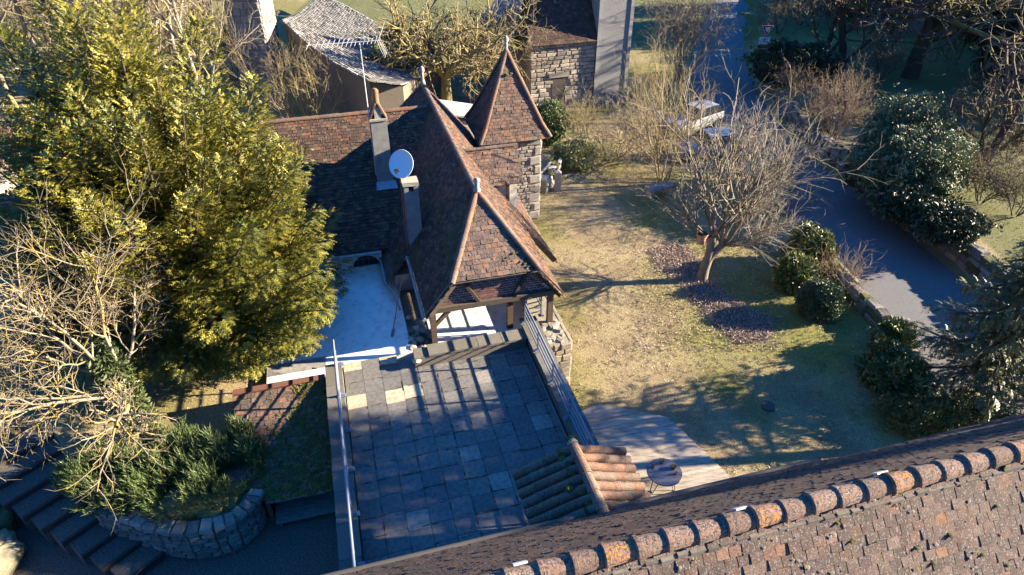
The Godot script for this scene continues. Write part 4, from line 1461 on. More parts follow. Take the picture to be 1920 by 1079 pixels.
func build_canopy() -> void:
	var t := house_thing("stair_shelter", "small gabled shelter with rounded terracotta canal tiles at the near end of the terrace", "shelter", 4.4, -7.4, 1.6)
	var ar := 4.42; var yr := 3.95
	var m := MB.new()
	m.col = Color(0.55, 0.5, 0.42)
	m.prism(poly2([[3.45, 1.6], [5.3, 1.6], [5.3, 3.5], [4.42, 3.8], [3.45, 3.5]]), func(q: Vector2, s: float): return V(q.x, s, q.y), -8.6, -6.75)
	part(t, "wall", m.mesh(), M.plaster)
	for sgn in [-1.0, 1.0]:
		var ae: float = 3.2 if sgn < 0 else 5.5
		var ye := 3.52
		var run: float = absf(ae - ar)
		var dir := Vector3(sgn * run, ye - yr, 0).normalized()
		var ln := Vector3(run, ye - yr, 0).length()
		var up := Vector3(-dir.y * sgn, dir.x * sgn, 0).normalized()
		if up.y < 0: up = -up
		m = MB.new()
		m.col = Color(0.1, 0.07, 0.055)
		m.quad(V(ar, -6.5, yr - 0.04), V(ae, -6.5, ye - 0.04), V(ae, -8.6, ye - 0.04), V(ar, -8.6, yr - 0.04))
		m.quad(V(ar, -6.5, yr - 0.09), V(ae, -6.5, ye - 0.09), V(ae, -8.6, ye - 0.09), V(ar, -8.6, yr - 0.09))
		m.quad(V(ar, -6.5, yr - 0.09), V(ae, -6.5, ye - 0.09), V(ae, -6.5, ye - 0.04), V(ar, -6.5, yr - 0.04))
		part(t, "roof_deck", m.mesh(), M.timber)
		for r in 9:
			var b := -6.58 - r * 0.235
			var n := 4
			for i in n:
				var l := ln / n * 1.16
				var c := V(ar, b + rf(-0.012, 0.012), yr) + dir * (ln * (i + 0.55) / n) + up * (0.0 + i * 0.004)
				var bs := Basis(dir.cross(up) * -0.098, up * 0.105, dir * l)
				bs = Basis(up, rf(-0.03, 0.03)) * bs
				part(t, "canal_tile", MESH.barrel0, tile_mat([0, 2, 5, 7, 0, 4][rng.randi() % 6], "tile"), Transform3D(bs, c))
				if r < 8:
					var bs2 := Basis(dir.cross(up) * -0.09, up * -0.07, dir * l)
					part(t, "pan_tile", MESH.barrel0, tile_mat([1, 3, 4, 6][rng.randi() % 4], "old_tile"), Transform3D(bs2, c + V(0, -0.117, 0) - V(0, 0, 0) + up * 0.045))
	ridge_line(t, V(ar, -6.44, yr + 0.03), V(ar, -8.55, yr + 0.03), 0.125, 0.42, "ridge_tile", 0, "tile")
	m = MB.new()
	m.col = Color(0.3, 0.27, 0.22)
	m.tube(V(ar, -6.43, yr + 0.05), V(ar, -6.52, yr + 0.05), 0.1, 0.12, 10, true)
	part(t, "ridge_plug", m.mesh(), M.mortar)
	moss_patch(t, V(ar, -6.46, yr + 0.1), 5, 0.08)
	for i in 10: moss_patch(t, V(ar - rf(0.15, 0.35), -6.6 - i * 0.2, yr - 0.02), 3, 0.09)

# ---------------------------------------------------------------- lower left: shed, planter, steps
func build_left_side() -> void:
	var sh := house_thing("garden_shed", "open garden shed with a mossy red flat tile roof below the terrace", "shed", -1.8, -1.8, 0.0)
	var pl := poly2([[-2.8, -0.85], [-0.48, -0.85], [-0.48, -3.97], [-2.08, -3.9], [-2.79, -3.26], [-3.12, -2.85], [-2.8, -1.78]])
	var yy := func(b: float): return 1.9 + (b + 1.0) * 0.26
	var m := MB.new()
	m.col = Color(0.1, 0.07, 0.05)
	m.prism(pl, func(q: Vector2, t: float): return V(q.x, q.y, yy.call(q.y) + t), -0.1, -0.03)
	part(sh, "roof_deck", m.mesh(), M.timber)
	var rf_ := Node3D.new(); rf_.name = "roof"; sh.add_child(rf_)
	var org := V(0, -3.97, yy.call(-3.97))
	var up := (V(0, -0.85, yy.call(-0.85)) - org).normalized()
	var k := 3.12 / (V(0, -0.85, yy.call(-0.85)) - org).length()
	var p2 := PackedVector2Array()
	for q in pl: p2.push_back(Vector2(q.x, (q.y + 3.97) / k))
	lay_tiles(rf_, org, Vector3(1, 0, 0), up, p2, 0.19, 0.15, 290, 0.1, 0.0)
	m = MB.new()
	m.col = Color(0.22, 0.10, 0.065)
	m.box(V(-1.65, -0.83, 1.97), Vector3(2.34, 0.05, 0.2))
	part(sh, "ridge_strip", m.mesh(), M.tile)
	# moss cover on its right and lower half
	var xf := []
	var cl := []
	for i in 4200:
		var a := rf(-3.3, -0.5)
		var b := rf(-3.95, -0.9)
		if not Geometry2D.is_point_in_polygon(Vector2(a, b), pl): continue
		var e := (a + 2.9) / 2.4 * 0.9 + (-b - 0.7) / 3.3 * 0.75 + nz.get_noise_2d(a * 90, b * 90) * 0.5
		if e < 0.78: continue
		var s := rf(0.05, 0.12)
		xf.append(Transform3D(Basis(Vector3.UP, rf(0, TAU)).scaled_local(Vector3(s, s * 0.5, s)), V(a, b, yy.call(b) + 0.025)))
		cl.append(mixc(Color(0.085, 0.085, 0.015), Color(0.17, 0.15, 0.02), rng.randf()) * rf(0.6, 1.2))
	var ms := baked(sh, "moss", MESH.grass, M.leaf, xf, cl)
	ms.set_meta("kind", "stuff")
	for e in [[-2.1, -3.75], [-0.65, -3.8], [-2.65, -0.95]]:
		m = MB.new()
		m.col = Color(0.12, 0.09, 0.06)
		m.box(V(e[0], e[1], (-0.7 + yy.call(e[1])) / 2 - 0.05), Vector3(0.1, 0.62 + yy.call(e[1]), 0.1))
		part(sh, "post", m.mesh(), M.timber)
	m = MB.new()
	m.col = Color(0.09, 0.08, 0.07)
	m.box(V(-1.5, -0.95, 0.5), Vector3(2.0, 2.4, 0.1))
	part(sh, "back_wall", m.mesh(), M.stone)
	var wb := house_thing("workbench", "dim wooden bench standing under the shed roof", "bench", -1.3, -3.1, 0.0)
	m = MB.new()
	m.col = Color(0.2, 0.18, 0.15)
	m.box(V(-1.25, -3.7, 0.5), Vector3(1.5, 0.06, 0.75))
	part(wb, "top", m.mesh(), M.plank)
	for e in [[-1.9, -3.4], [-0.6, -3.4], [-1.9, -4.0], [-0.6, -4.0]]:
		m = MB.new()
		m.col = Color(0.15, 0.13, 0.11)
		m.box(V(e[0], e[1], 0.22), Vector3(0.07, 0.5, 0.07))
		part(wb, "leg", m.mesh(), M.plank)
	# curved planter wall
	raised = true
	var pw := house_thing("planter_wall", "curved grey dry stone wall holding the rosemary bed", "wall", -4.2, -3.6, 0.0)
	var rim := [Vector2(-6.1, -2.75), Vector2(-5.6, -3.15), Vector2(-5.1, -3.45), Vector2(-4.5, -3.85), Vector2(-3.87, -4.1), Vector2(-3.3, -4.15), Vector2(-2.83, -4.05), Vector2(-2.5, -3.75), Vector2(-2.35, -3.4)]
	m = MB.new()
	m.col = Color(0.13, 0.12, 0.105)
	for i in rim.size() - 1:
		var p: Vector2 = rim[i]
		var q: Vector2 = rim[i + 1]
		var nn := (q - p).orthogonal().normalized() * 0.3
		if nn.dot(Vector2(0.3, 1)) < 0: nn = -nn
		m.hexa([V(p.x, p.y, -0.8), V(q.x, q.y, -0.8), V(q.x + nn.x, q.y + nn.y, -0.8), V(p.x + nn.x, p.y + nn.y, -0.8), V(p.x, p.y, 0.9), V(q.x, q.y, 0.9), V(q.x + nn.x, q.y + nn.y, 0.9), V(p.x + nn.x, p.y + nn.y, 0.9)])
	part(pw, "core", m.mesh(), M.mortar)
	var cols := [Color(0.27, 0.24, 0.2), Color(0.2, 0.18, 0.15), Color(0.33, 0.3, 0.25)]
	for i in rim.size() - 1:
		var p: Vector2 = rim[i]
		var q: Vector2 = rim[i + 1]
		var ux := V(q.x, q.y, 0) - V(p.x, p.y, 0)
		lay_stones(pw, V(p.x, p.y, -0.02), ux.normalized(), Vector3.UP, ux.length(), 0.95, 0.13, 0.3, cols, "stone", null, 0.16)
		for k2 in 2:
			var c := p.lerp(q, (k2 + 0.5) / 2)
			part(pw, "cap_stone", MESH["stone%d" % ((i + k2) % 5)], stone_mat(cols[(i + k2) % 3], "stone_270_%d" % ((i + k2) % 3)), Transform3D(Basis(Vector3.UP, atan2(-ux.z, ux.x)) * Basis(Vector3.RIGHT, -PI / 2) * Basis.from_scale(Vector3(ux.length() * 0.48, 0.36, 0.12)), V(c.x, c.y, 0.93) + Vector3(0, rf(-0.02, 0.02), -0.1)))
	# wide timber-edged steps going down to the yard
	var st := house_thing("garden_steps", "wide timber-edged gravel steps going down to the dark yard", "steps", -7.2, -2.4, 0.0)
	var dr := Vector2(0.80, 0.6).normalized()    # along a riser
	var gn := Vector2(0.62, -0.78).normalized()  # downhill
	var s0 := Vector2(-8.7, 0.1)
	for i in 9:
		var top := 0.86 - i * 0.095
		var o := s0 + gn * 0.62 * i + dr * (0.12 * i)
		var w := 2.1 if i < 2 else 2.5
		var q := [o - dr * 1.2, o + dr * w, o + dr * w + gn * 0.62, o - dr * 1.2 + gn * 0.62]
		m = MB.new()
		m.col = Color(0.15, 0.14, 0.12) * rf(0.85, 1.15)
		var r0 := []
		for yv in [-0.85, top]:
			for e in q: r0.append(V(e.x, e.y, yv))
		m.hexa(r0)
		part(st, "tread", m.mesh(), M.ground)
		m = MB.new()
		m.col = Color(0.05, 0.035, 0.025)
		var e0: Vector2 = q[3]
		var e1: Vector2 = q[2]
		m.hexa([V(e0.x, e0.y, top - 0.12), V(e1.x, e1.y, top - 0.12), V(e1.x + gn.x * 0.07, e1.y + gn.y * 0.07, top - 0.12), V(e0.x + gn.x * 0.07, e0.y + gn.y * 0.07, top - 0.12), V(e0.x, e0.y, top + 0.03), V(e1.x, e1.y, top + 0.03), V(e1.x + gn.x * 0.07, e1.y + gn.y * 0.07, top + 0.03), V(e0.x + gn.x * 0.07, e0.y + gn.y * 0.07, top + 0.03)])
		part(st, "timber_edge", m.mesh(), M.timber)
	raised = false
	# mossy boulders by the steps
	rock("boulder", "large pale mossy boulder beside the garden steps", G(-14, 1062, 0.5), Vector3(0.9, 1.0, 1.3), Color(0.24, 0.22, 0.15))
	rock("boulder", "smaller mossy boulder behind the large one beside the steps", G(-12, 985, 0.6), Vector3(0.7, 0.8, 0.9), Color(0.14, 0.14, 0.06))
	rock("rock", "single pale rock lying on the soil behind the rosemary", G(313, 848, 1.36), Vector3(0.36, 0.25, 0.3), Color(0.42, 0.38, 0.32))
	raised = true
	# rosemary: long upright shoots
	var rs := house_thing("rosemary_bush", "large green rosemary bush with upright shoots in the stone planter", "shrub", -4.3, -2.2, 0.9)
	xf = []
	cl = []
	var cs := [[-4.0, -2.6, 1.5], [-5.2, -2.2, 1.3], [-3.1, -2.5, 0.9], [-6.0, -1.9, 0.9], [-3.0, -2.0, 0.7], [-4.6, -1.9, 1.1]]
	for i in 5200:
		var e: Array = cs[rng.randi() % cs.size()]
		var w := rf(0, TAU)
		var r: float = e[2] * sqrt(rng.randf())
		var a: float = e[0] + cos(w) * r
		var b: float = e[1] + sin(w) * r * 0.75
		var hh: float = 0.95 * sqrt(maxf(0.02, 1.0 - pow(r / e[2], 2.0))) * (0.8 + 0.4 * nz.get_noise_2d(a * 60, b * 60))
		var gap := nz2.get_noise_2d(a * 55, b * 55)
		if gap < -0.12: continue
		hh *= 0.75 + 0.9 * gap
		var d := Vector3(cos(w) * 0.35 * r, 1.0, -sin(w) * 0.35 * r) + rv(0.3)
		var s := rf(0.34, 0.52)
		var p := V(a, b, 0.85 + hh * rf(0.45, 1.0) - 0.1)
		xf.append(Transform3D(look(d, rf(0, 6)).scaled_local(Vector3(s * 0.5, s * 0.5, s)), p))
		cl.append(mixc(Color(0.055, 0.09, 0.025), Color(0.12, 0.155, 0.05), rng.randf()) * rf(0.7, 1.2))
	baked(rs, "shoots", MESH.needles, M.leaf, xf, cl)
	m = MB.new()
	m.col = Color(0.05, 0.04, 0.03)
	for i in 60:
		var e: Array = cs[rng.randi() % cs.size()]
		var a: float = e[0] + rf(-0.6, 0.6)
		var b: float = e[1] + rf(-0.5, 0.5)
		m.tube(V(e[0], e[1], 0.8), V(a, b, 1.45), 0.02, 0.008, 4)
	part(rs, "stems", m.mesh(), M.bark)
	raised = false

# ---------------------------------------------------------------- garden on the right
func build_garden() -> void:
	# deck of boards
	var dk := house_thing("wooden_deck", "weathered wooden deck with angled corners beside the terrace wall", "deck", 7.3, -3.5, 0)
	var outline := poly2([[5.75, -1.95], [6.15, -1.95], [6.2, -2.15], [7.05, -2.0], [8.75, -3.0], [9.35, -5.2], [9.45, -8.4], [5.75, -8.4]])
	var c4 := [Color(0.42, 0.34, 0.255), Color(0.37, 0.305, 0.235), Color(0.46, 0.375, 0.29), Color(0.40, 0.34, 0.275)]
	var b := -1.9
	while b > -8.5:
		var strip := PackedVector2Array([Vector2(5.6, b), Vector2(9.8, b), Vector2(9.8, b - 0.138), Vector2(5.6, b - 0.138)])
		for pc in Geometry2D.intersect_polygons(outline, strip):
			var m := MB.new()
			m.col = c4[rng.randi() % 4] * rf(0.9, 1.1)
			m.prism(pc, func(q: Vector2, t: float): return V(q.x, q.y, t), 0.06, 0.1 + rf(-0.003, 0.003))
			part(dk, "plank", m.mesh(), M.plank)
		b -= 0.145
	var fr := MB.new()
	fr.col = Color(0.06, 0.05, 0.04)
	var inner := Geometry2D.offset_polygon(outline, -0.03)
	fr.prism(inner[0], func(q: Vector2, t: float): return V(q.x, q.y, t), -0.02, 0.055)
	part(dk, "joists", fr.mesh(), M.timber)
	# round table
	var tp := G(1246, 885, 0.68)
	var tb := thing("garden_table", "round dark mosaic-topped garden table with thin metal legs on the deck", "table", Vector3(tp.x, 0.1, tp.z))
	var m := MB.new()
	m.col = Color(1, 1, 1)
	m.tube(Vector3(0, 0.55, 0), Vector3(0, 0.575, 0), 0.43, 0.43, 32, true)
	part(tb, "table_top", m.mesh(), M.tabletop)
	m = MB.new()
	m.col = Color(0.3, 0.3, 0.3)
	for k in 32:
		var w0 := TAU * k / 32; var w1 := TAU * (k + 1) / 32
		m.tube(Vector3(cos(w0) * 0.435, 0.563, sin(w0) * 0.435), Vector3(cos(w1) * 0.435, 0.563, sin(w1) * 0.435), 0.014, 0.014, 5)
	part(tb, "rim", m.mesh(), M.steel)
	for k in 3:
		m = MB.new()
		m.col = Color(0.05, 0.05, 0.05)
		var w := TAU * k / 3 + 0.5
		var d := Vector3(cos(w), 0, sin(w)); var s := Vector3(-sin(w), 0, cos(w))
		m.path([d * 0.2 + s * 0.11 + Vector3(0, 0.55, 0), d * 0.34 + s * 0.05 + Vector3(0, 0.01, 0), d * 0.34 - s * 0.05 + Vector3(0, 0.01, 0), d * 0.2 - s * 0.11 + Vector3(0, 0.55, 0)], 0.011, 6)
		part(tb, "leg", m.mesh(), M.plain)
	for e in [[-0.26, -0.14, 0.09], [-0.02, -0.28, 0.1], [0.24, -0.1, 0.13], [0.27, 0.08, 0.07]]:
		var pp := thing("potted_plant", "small withered potted plant standing on the round garden table", "plant", Vector3(tp.x + e[0], 0.675, tp.z + e[1]), "plants on the garden table")
		m = MB.new()
		m.col = Color(0.2, 0.13, 0.09)
		m.tube(Vector3.ZERO, Vector3(0, e[2] * 0.8, 0), e[2] * 0.4, e[2] * 0.55, 10, true)
		part(pp, "pot", m.mesh(), M.tile)
		var xf := []; var cl := []
		for i in 16:
			xf.append(Transform3D(look(rv() + Vector3(0, 0.7, 0), rf(0, 6)).scaled_local(Vector3.ONE * e[2] * rf(0.6, 1.1)), Vector3(0, e[2] * 0.9, 0) + rv(e[2] * 0.5)))
			cl.append(mixc(Color(0.05, 0.06, 0.03), Color(0.2, 0.14, 0.07), rng.randf()))
		baked(pp, "leaves", MESH.one_leaf, M.leaf, xf, cl)
	# manhole in the lawn
	m = MB.new()
	m.col = Color(0.05, 0.05, 0.052)
	m.tube(Vector3(0, -0.02, 0), Vector3(0, 0.03, 0), 0.2, 0.2, 16, true)
	single("manhole_cover", m, M.plain, "small dark round drain cover set in the shaded lawn", "drain cover", "", G(1440, 762, 0.02))
	# low mossy wall between garden and road, with its stones
	wall_run("roadside_wall", "low mossy stone wall between the lawn and the road", [G(1500, 455), G(1545, 505), G(1590, 555), G(1640, 605), G(1690, 660), G(1730, 730)], 0.55, 0.4, [Color(0.26, 0.235, 0.19), Color(0.2, 0.18, 0.14), Color(0.33, 0.3, 0.24)], true)
	# retaining wall on the far side of the road
	var pts := []
	for z in [-15.0, -17.0, -19.0, -21.5, -24.0, -26.5, -29.0, -32.0, -35.0, -39.0]:
		pts.append(Vector3(along(ROAD_R, z) + 0.75, 0, z))
	wall_run("retaining_wall", "dark stone retaining wall along the far side of the road", pts, 0.95, 0.45, [Color(0.27, 0.25, 0.22), Color(0.2, 0.19, 0.17), Color(0.33, 0.3, 0.26)], true)
	# yield sign
	var sp := Vector3(along(ROAD_R, -47.0) + 1.0, 0.4, -47.0)
	var sg := thing("road_sign", "triangular red and white give-way sign with a white plate under it by the road", "sign", sp)
	m = MB.new()
	m.col = Color(0.35, 0.36, 0.38)
	m.tube(Vector3(0, -0.3, 0), Vector3(0, 2.3, 0), 0.035, 0.035, 8, true)
	part(sg, "pole", m.mesh(), M.steel)
	var tri := func(r: float, zf: float, c: Color, called: String):
		var q := MB.new()
		q.col = c
		var pp := [Vector3(-r * 0.866, r * 0.5, zf), Vector3(r * 0.866, r * 0.5, zf), Vector3(0, -r, zf)]
		for i in 3: pp[i] += Vector3(0, 1.95, 0)
		q.tri(pp[0], pp[1], pp[2])
		q.tri(pp[0] - Vector3(0, 0, 0.01), pp[1] - Vector3(0, 0, 0.01), pp[2] - Vector3(0, 0, 0.01))
		for i in 3: q.quad(pp[i], pp[(i + 1) % 3], pp[(i + 1) % 3] - Vector3(0, 0, 0.01), pp[i] - Vector3(0, 0, 0.01))
		return part(sg, called, q.mesh(), M.paint)
	tri.call(0.46, 0.05, Color(0.7, 0.7, 0.7), "border")
	tri.call(0.40, 0.064, Color(0.45, 0.02, 0.04), "red_field")
	tri.call(0.22, 0.078, Color(0.75, 0.75, 0.75), "white_field")
	m = MB.new()
	m.col = Color(0.75, 0.75, 0.75)
	m.box(Vector3(-0.03, 1.2, 0.05), Vector3(0.72, 0.46, 0.015))
	var plate := part(sg, "plate", m.mesh(), M.paint)
	for e in [["STOP", 1.3], ["150 m", 1.1]]:
		var tm := TextMesh.new()
		tm.text = e[0]
		tm.font_size = 16
		tm.pixel_size = 0.013
		tm.depth = 0.004
		var fnt := SystemFont.new()
		fnt.font_names = PackedStringArray(["Droid Sans"])
		tm.font = fnt
		if not M.has("letter"):
			mat("letter", Color(0.01, 0.01, 0.012), 0.6).vertex_color_use_as_albedo = false
		part(plate, "lettering", tm, M.letter, Transform3D(Basis(), Vector3(-0.03, e[1], 0.066)))
	# gate pillar and rough stone by the drive
	var gp := G(1045, 357)
	m = MB.new()
	m.col = Color(0.4, 0.38, 0.34)
	var ring := []
	for y in [-0.05, 0.85]:
		for q in [[-1, -1], [1, -1], [1, 1], [-1, 1]]: ring.append(Vector3(q[0] * rf(0.13, 0.17), y, q[1] * rf(0.12, 0.16)))
	m.hexa(ring)
	m.hexa([ring[4] * 1.02, ring[5] * 1.02, ring[6] * 1.02, ring[7] * 1.02, Vector3(-0.06, 0.98, -0.05), Vector3(0.06, 0.98, -0.05), Vector3(0.06, 0.98, 0.05), Vector3(-0.06, 0.98, 0.05)])
	single("gate_post", m, M.stone, "short pale stone gate post at the edge of the grassy drive", "post", "", gp)
	wall_run("garden_wall", "low white-flowered rubble wall between the tower and the gate post", [G(1016, 362), G(1032, 345), G(1040, 330)], 0.7, 0.45, [Color(0.5, 0.47, 0.4), Color(0.36, 0.34, 0.28), Color(0.6, 0.57, 0.5)], true)
	# stone bench
	var bp := G(1235, 366)
	var bn := thing("stone_bench", "weathered grey stone slab bench at the edge of the lawn", "bench", bp)
	m = MB.new()
	m.col = Color(0.27, 0.25, 0.23)
	m.box(Vector3(0, 0.42, 0), Vector3(1.3, 0.12, 0.55), Transform3D(Basis(Vector3.UP, 0.45), Vector3.ZERO))
	part(bn, "seat", m.mesh(), M.stone)
	for s in [-1, 1]:
		m = MB.new()
		m.col = Color(0.5, 0.47, 0.42)
		m.box(Vector3(s * 0.5, 0.18, 0), Vector3(0.14, 0.37, 0.4), Transform3D(Basis(Vector3.UP, 0.45), Vector3.ZERO))
		part(bn, "leg", m.mesh(), M.stone)
	# rake leaning by the porch
	m = MB.new()
	m.col = Color(0.2, 0.16, 0.13)
	m.tube(LW(2.05, 2.55, 2.35), LW(1.55, 1.2, 1.53), 0.018, 0.018, 6)
	m.box(LW(1.53, 1.1, 1.55), Vector3(0.07, 0.06, 0.3))
	single("broom", m, M.plain, "thin broom leaning on the step above the white terrace floor", "broom", "")
	# terracotta pot in the pollarded tree
	var fp := thing("flower_pot", "terracotta flower pot hung on the trunk of the pollarded tree", "pot", G(1322, 522) + Vector3(-0.45, 1.85, 0.15))
	m = MB.new()
	m.col = Color(0.40, 0.19, 0.11)
	m.tube(Vector3(0, -0.22, 0), Vector3(0, 0.12, 0), 0.13, 0.19, 16, true)
	m.tube(Vector3(0, 0.12, 0), Vector3(0, 0.19, 0), 0.21, 0.21, 16)
	part(fp, "pot", m.mesh(), M.plain)
	m = MB.new()
	m.col = Color(0.05, 0.035, 0.02)
	m.tube(Vector3(0, 0.13, 0), Vector3(0, 0.15, 0), 0.19, 0.19, 16, true)
	part(fp, "soil", m.mesh(), M.plain)
	car("parked_car", "white parked car with a sloping windscreen seen through the bare shrubs", G(1300, 240), 2.2, Color(0.24, 0.25, 0.27))
	car("parked_car", "pale blue-grey parked car half hidden behind twigs by the road", G(1325, 292), 1.75, Color(0.13, 0.16, 0.21))
func wall_run(called: String, label: String, pts: Array, h: float, w: float, cols: Array, moss: bool) -> void:
	var t := thing(called, label, "wall", pts[0])
	var core := MB.new()
	core.col = cols[1] * 0.6
	var total := 0
	for i in pts.size() - 1:
		var p: Vector3 = pts[i] - pts[0]; p.y = 0
		var q: Vector3 = pts[i + 1] - pts[0]; q.y = 0
		var d := (q - p).normalized()
		var s := Vector3(-d.z, 0, d.x)
		core.hexa([p - s * w * 0.4 - Vector3(0, 0.1, 0), q - s * w * 0.4 - Vector3(0, 0.1, 0), q + s * w * 0.4 - Vector3(0, 0.1, 0), p + s * w * 0.4 - Vector3(0, 0.1, 0), p - s * w * 0.4 + Vector3(0, h * 0.95, 0), q - s * w * 0.4 + Vector3(0, h * 0.95, 0), q + s * w * 0.4 + Vector3(0, h * 0.95, 0), p + s * w * 0.4 + Vector3(0, h * 0.95, 0)])
		var L := (q - p).length()
		var x := 0.0
		while x < L:
			var sw := minf(rf(0.3, 0.65), L - x + 0.05)
			var c := cols[rng.randi() % cols.size()] as Color
			if moss and rng.randf() < 0.35: c = Color(0.11, 0.11, 0.03)
			for sd in 2:
				var ctr := p + d * (x + sw / 2) + s * w * (0.2 if sd == 0 else -0.2) + Vector3(0, h + rf(-0.04, 0.05), 0)
				var bs := Basis(Vector3.UP, atan2(-d.z, d.x) + rf(-0.1, 0.1)) * Basis(Vector3.RIGHT, -PI / 2) * Basis.from_scale(Vector3(sw * rf(0.85, 1.05), w * 0.52, 0.16))
				if total < 290:
					part(t, "stone", MESH["stone%d" % (rng.randi() % 5)], stone_mat(c, "wall_%d_%d" % [int(c.r * 100), int(c.b * 100)]), Transform3D(bs, ctr))
				total += 1
			x += sw
		# faces
		for sd in ([-1.0, 1.0] if h < 0.9 else [-1.0 if s.x > 0 else 1.0]):
			if total > 285: break
			var o2: Vector3 = p + s * sd * w * 0.42
			var ux := d
			if sd < 0: ux = d
			var yy := 0.0
			while yy < h - 0.1:
				var rh := rf(0.2, 0.34)
				var xx := 0.0
				while xx < L:
					var sw := rf(0.35, 0.8)
					if total < 290:
						var c := cols[rng.randi() % cols.size()] as Color
						if moss and rng.randf() < 0.25: c = Color(0.10, 0.10, 0.035)
						var bs := Basis(ux * sw * 0.95, Vector3.UP * rh * 0.93, s * sd * 0.16)
						part(t, "stone", MESH["stone%d" % (rng.randi() % 5)], stone_mat(c, "wall_%d_%d" % [int(c.r * 100), int(c.b * 100)]), Transform3D(bs, o2 + ux * (xx + sw / 2) + Vector3(0, yy + rh / 2, 0)))
					total += 1
					xx += sw
				yy += rh
	part(t, "core", core.mesh(), M.mortar)
func car(called: String, label: String, at: Vector3, turn: float, c: Color) -> void:
	var t := thing(called, label, "car", at, "cars parked by the road")
	t.rotation.y = turn
	t.scale = Vector3.ONE * 0.85
	# body: stations along z with half widths and heights
	var st := [[-2.05, 0.62, 0.42, 0.62], [-1.95, 0.78, 0.3, 0.78], [-1.2, 0.86, 0.26, 0.92], [-0.6, 0.88, 0.26, 0.98], [0.9, 0.88, 0.26, 1.0], [1.8, 0.84, 0.28, 0.98], [2.0, 0.72, 0.36, 0.9]]
	var m := MB.new()
	m.col = c
	var rows := []
	for e in st:
		rows.append([Vector3(-e[1] * 0.9, e[2], e[0]), Vector3(-e[1], (e[2] + e[3]) * 0.5, e[0]), Vector3(-e[1] * 0.92, e[3], e[0]), Vector3(0, e[3] + 0.03, e[0]), Vector3(e[1] * 0.92, e[3], e[0]), Vector3(e[1], (e[2] + e[3]) * 0.5, e[0]), Vector3(e[1] * 0.9, e[2], e[0])])
	m.grid(rows)
	for e in [rows[0], rows[-1]]:
		m.quad(e[0], e[1], e[5], e[6]); m.quad(e[1], e[2], e[4], e[5])
	part(t, "body", m.mesh(), M.car_paint)
	m = MB.new()
	m.col = c
	m.grid([[Vector3(-0.62, 1.45, -0.25), Vector3(0, 1.48, -0.25), Vector3(0.62, 1.45, -0.25)], [Vector3(-0.64, 1.47, 0.9), Vector3(0, 1.5, 0.9), Vector3(0.64, 1.47, 0.9)], [Vector3(-0.6, 1.4, 1.5), Vector3(0, 1.43, 1.5), Vector3(0.6, 1.4, 1.5)]])
	part(t, "roof", m.mesh(), M.car_paint)
	var gl := [[[-0.62, 1.45, -0.25], [0.62, 1.45, -0.25], [0.8, 0.97, -0.95], [-0.8, 0.97, -0.95]], [[-0.6, 1.4, 1.5], [0.6, 1.4, 1.5], [0.76, 0.99, 1.85], [-0.76, 0.99, 1.85]], [[-0.62, 1.45, -0.25], [-0.6, 1.4, 1.5], [-0.8, 0.99, 1.8], [-0.82, 0.98, -0.9]], [[0.62, 1.45, -0.25], [0.6, 1.4, 1.5], [0.8, 0.99, 1.8], [0.82, 0.98, -0.9]]]
	for i in 4:
		m = MB.new()
		var q := []
		for e in gl[i]: q.append(Vector3(e[0], e[1], e[2]))
		m.quad(q[0], q[1], q[2], q[3])
		part(t, ["windscreen", "rear_window", "side_window", "side_window"][i], m.mesh(), M.car_glass)
	for e in [[-0.8, -1.3], [0.8, -1.3], [-0.8, 1.3], [0.8, 1.3]]:
		m = MB.new()
		m.col = Color(0.02, 0.02, 0.02)
		m.tube(Vector3(e[0] - 0.1, 0.31, e[1]), Vector3(e[0] + 0.1, 0.31, e[1]), 0.31, 0.31, 18, true)
		var wl := part(t, "wheel", m.mesh(), M.plain)
		m = MB.new()
		m.col = Color(0.4, 0.4, 0.42)
		m.tube(Vector3(e[0] - 0.105, 0.31, e[1]), Vector3(e[0] + 0.105, 0.31, e[1]), 0.19, 0.19, 14, true)
		part(wl, "rim", m.mesh(), M.steel)
	for s in [-1, 1]:
		m = MB.new()
		m.col = Color(0.7, 0.7, 0.7)
		m.box(Vector3(s * 0.55, 0.66, -2.0), Vector3(0.3, 0.12, 0.08))
		part(t, "headlight", m.mesh(), M.paint)

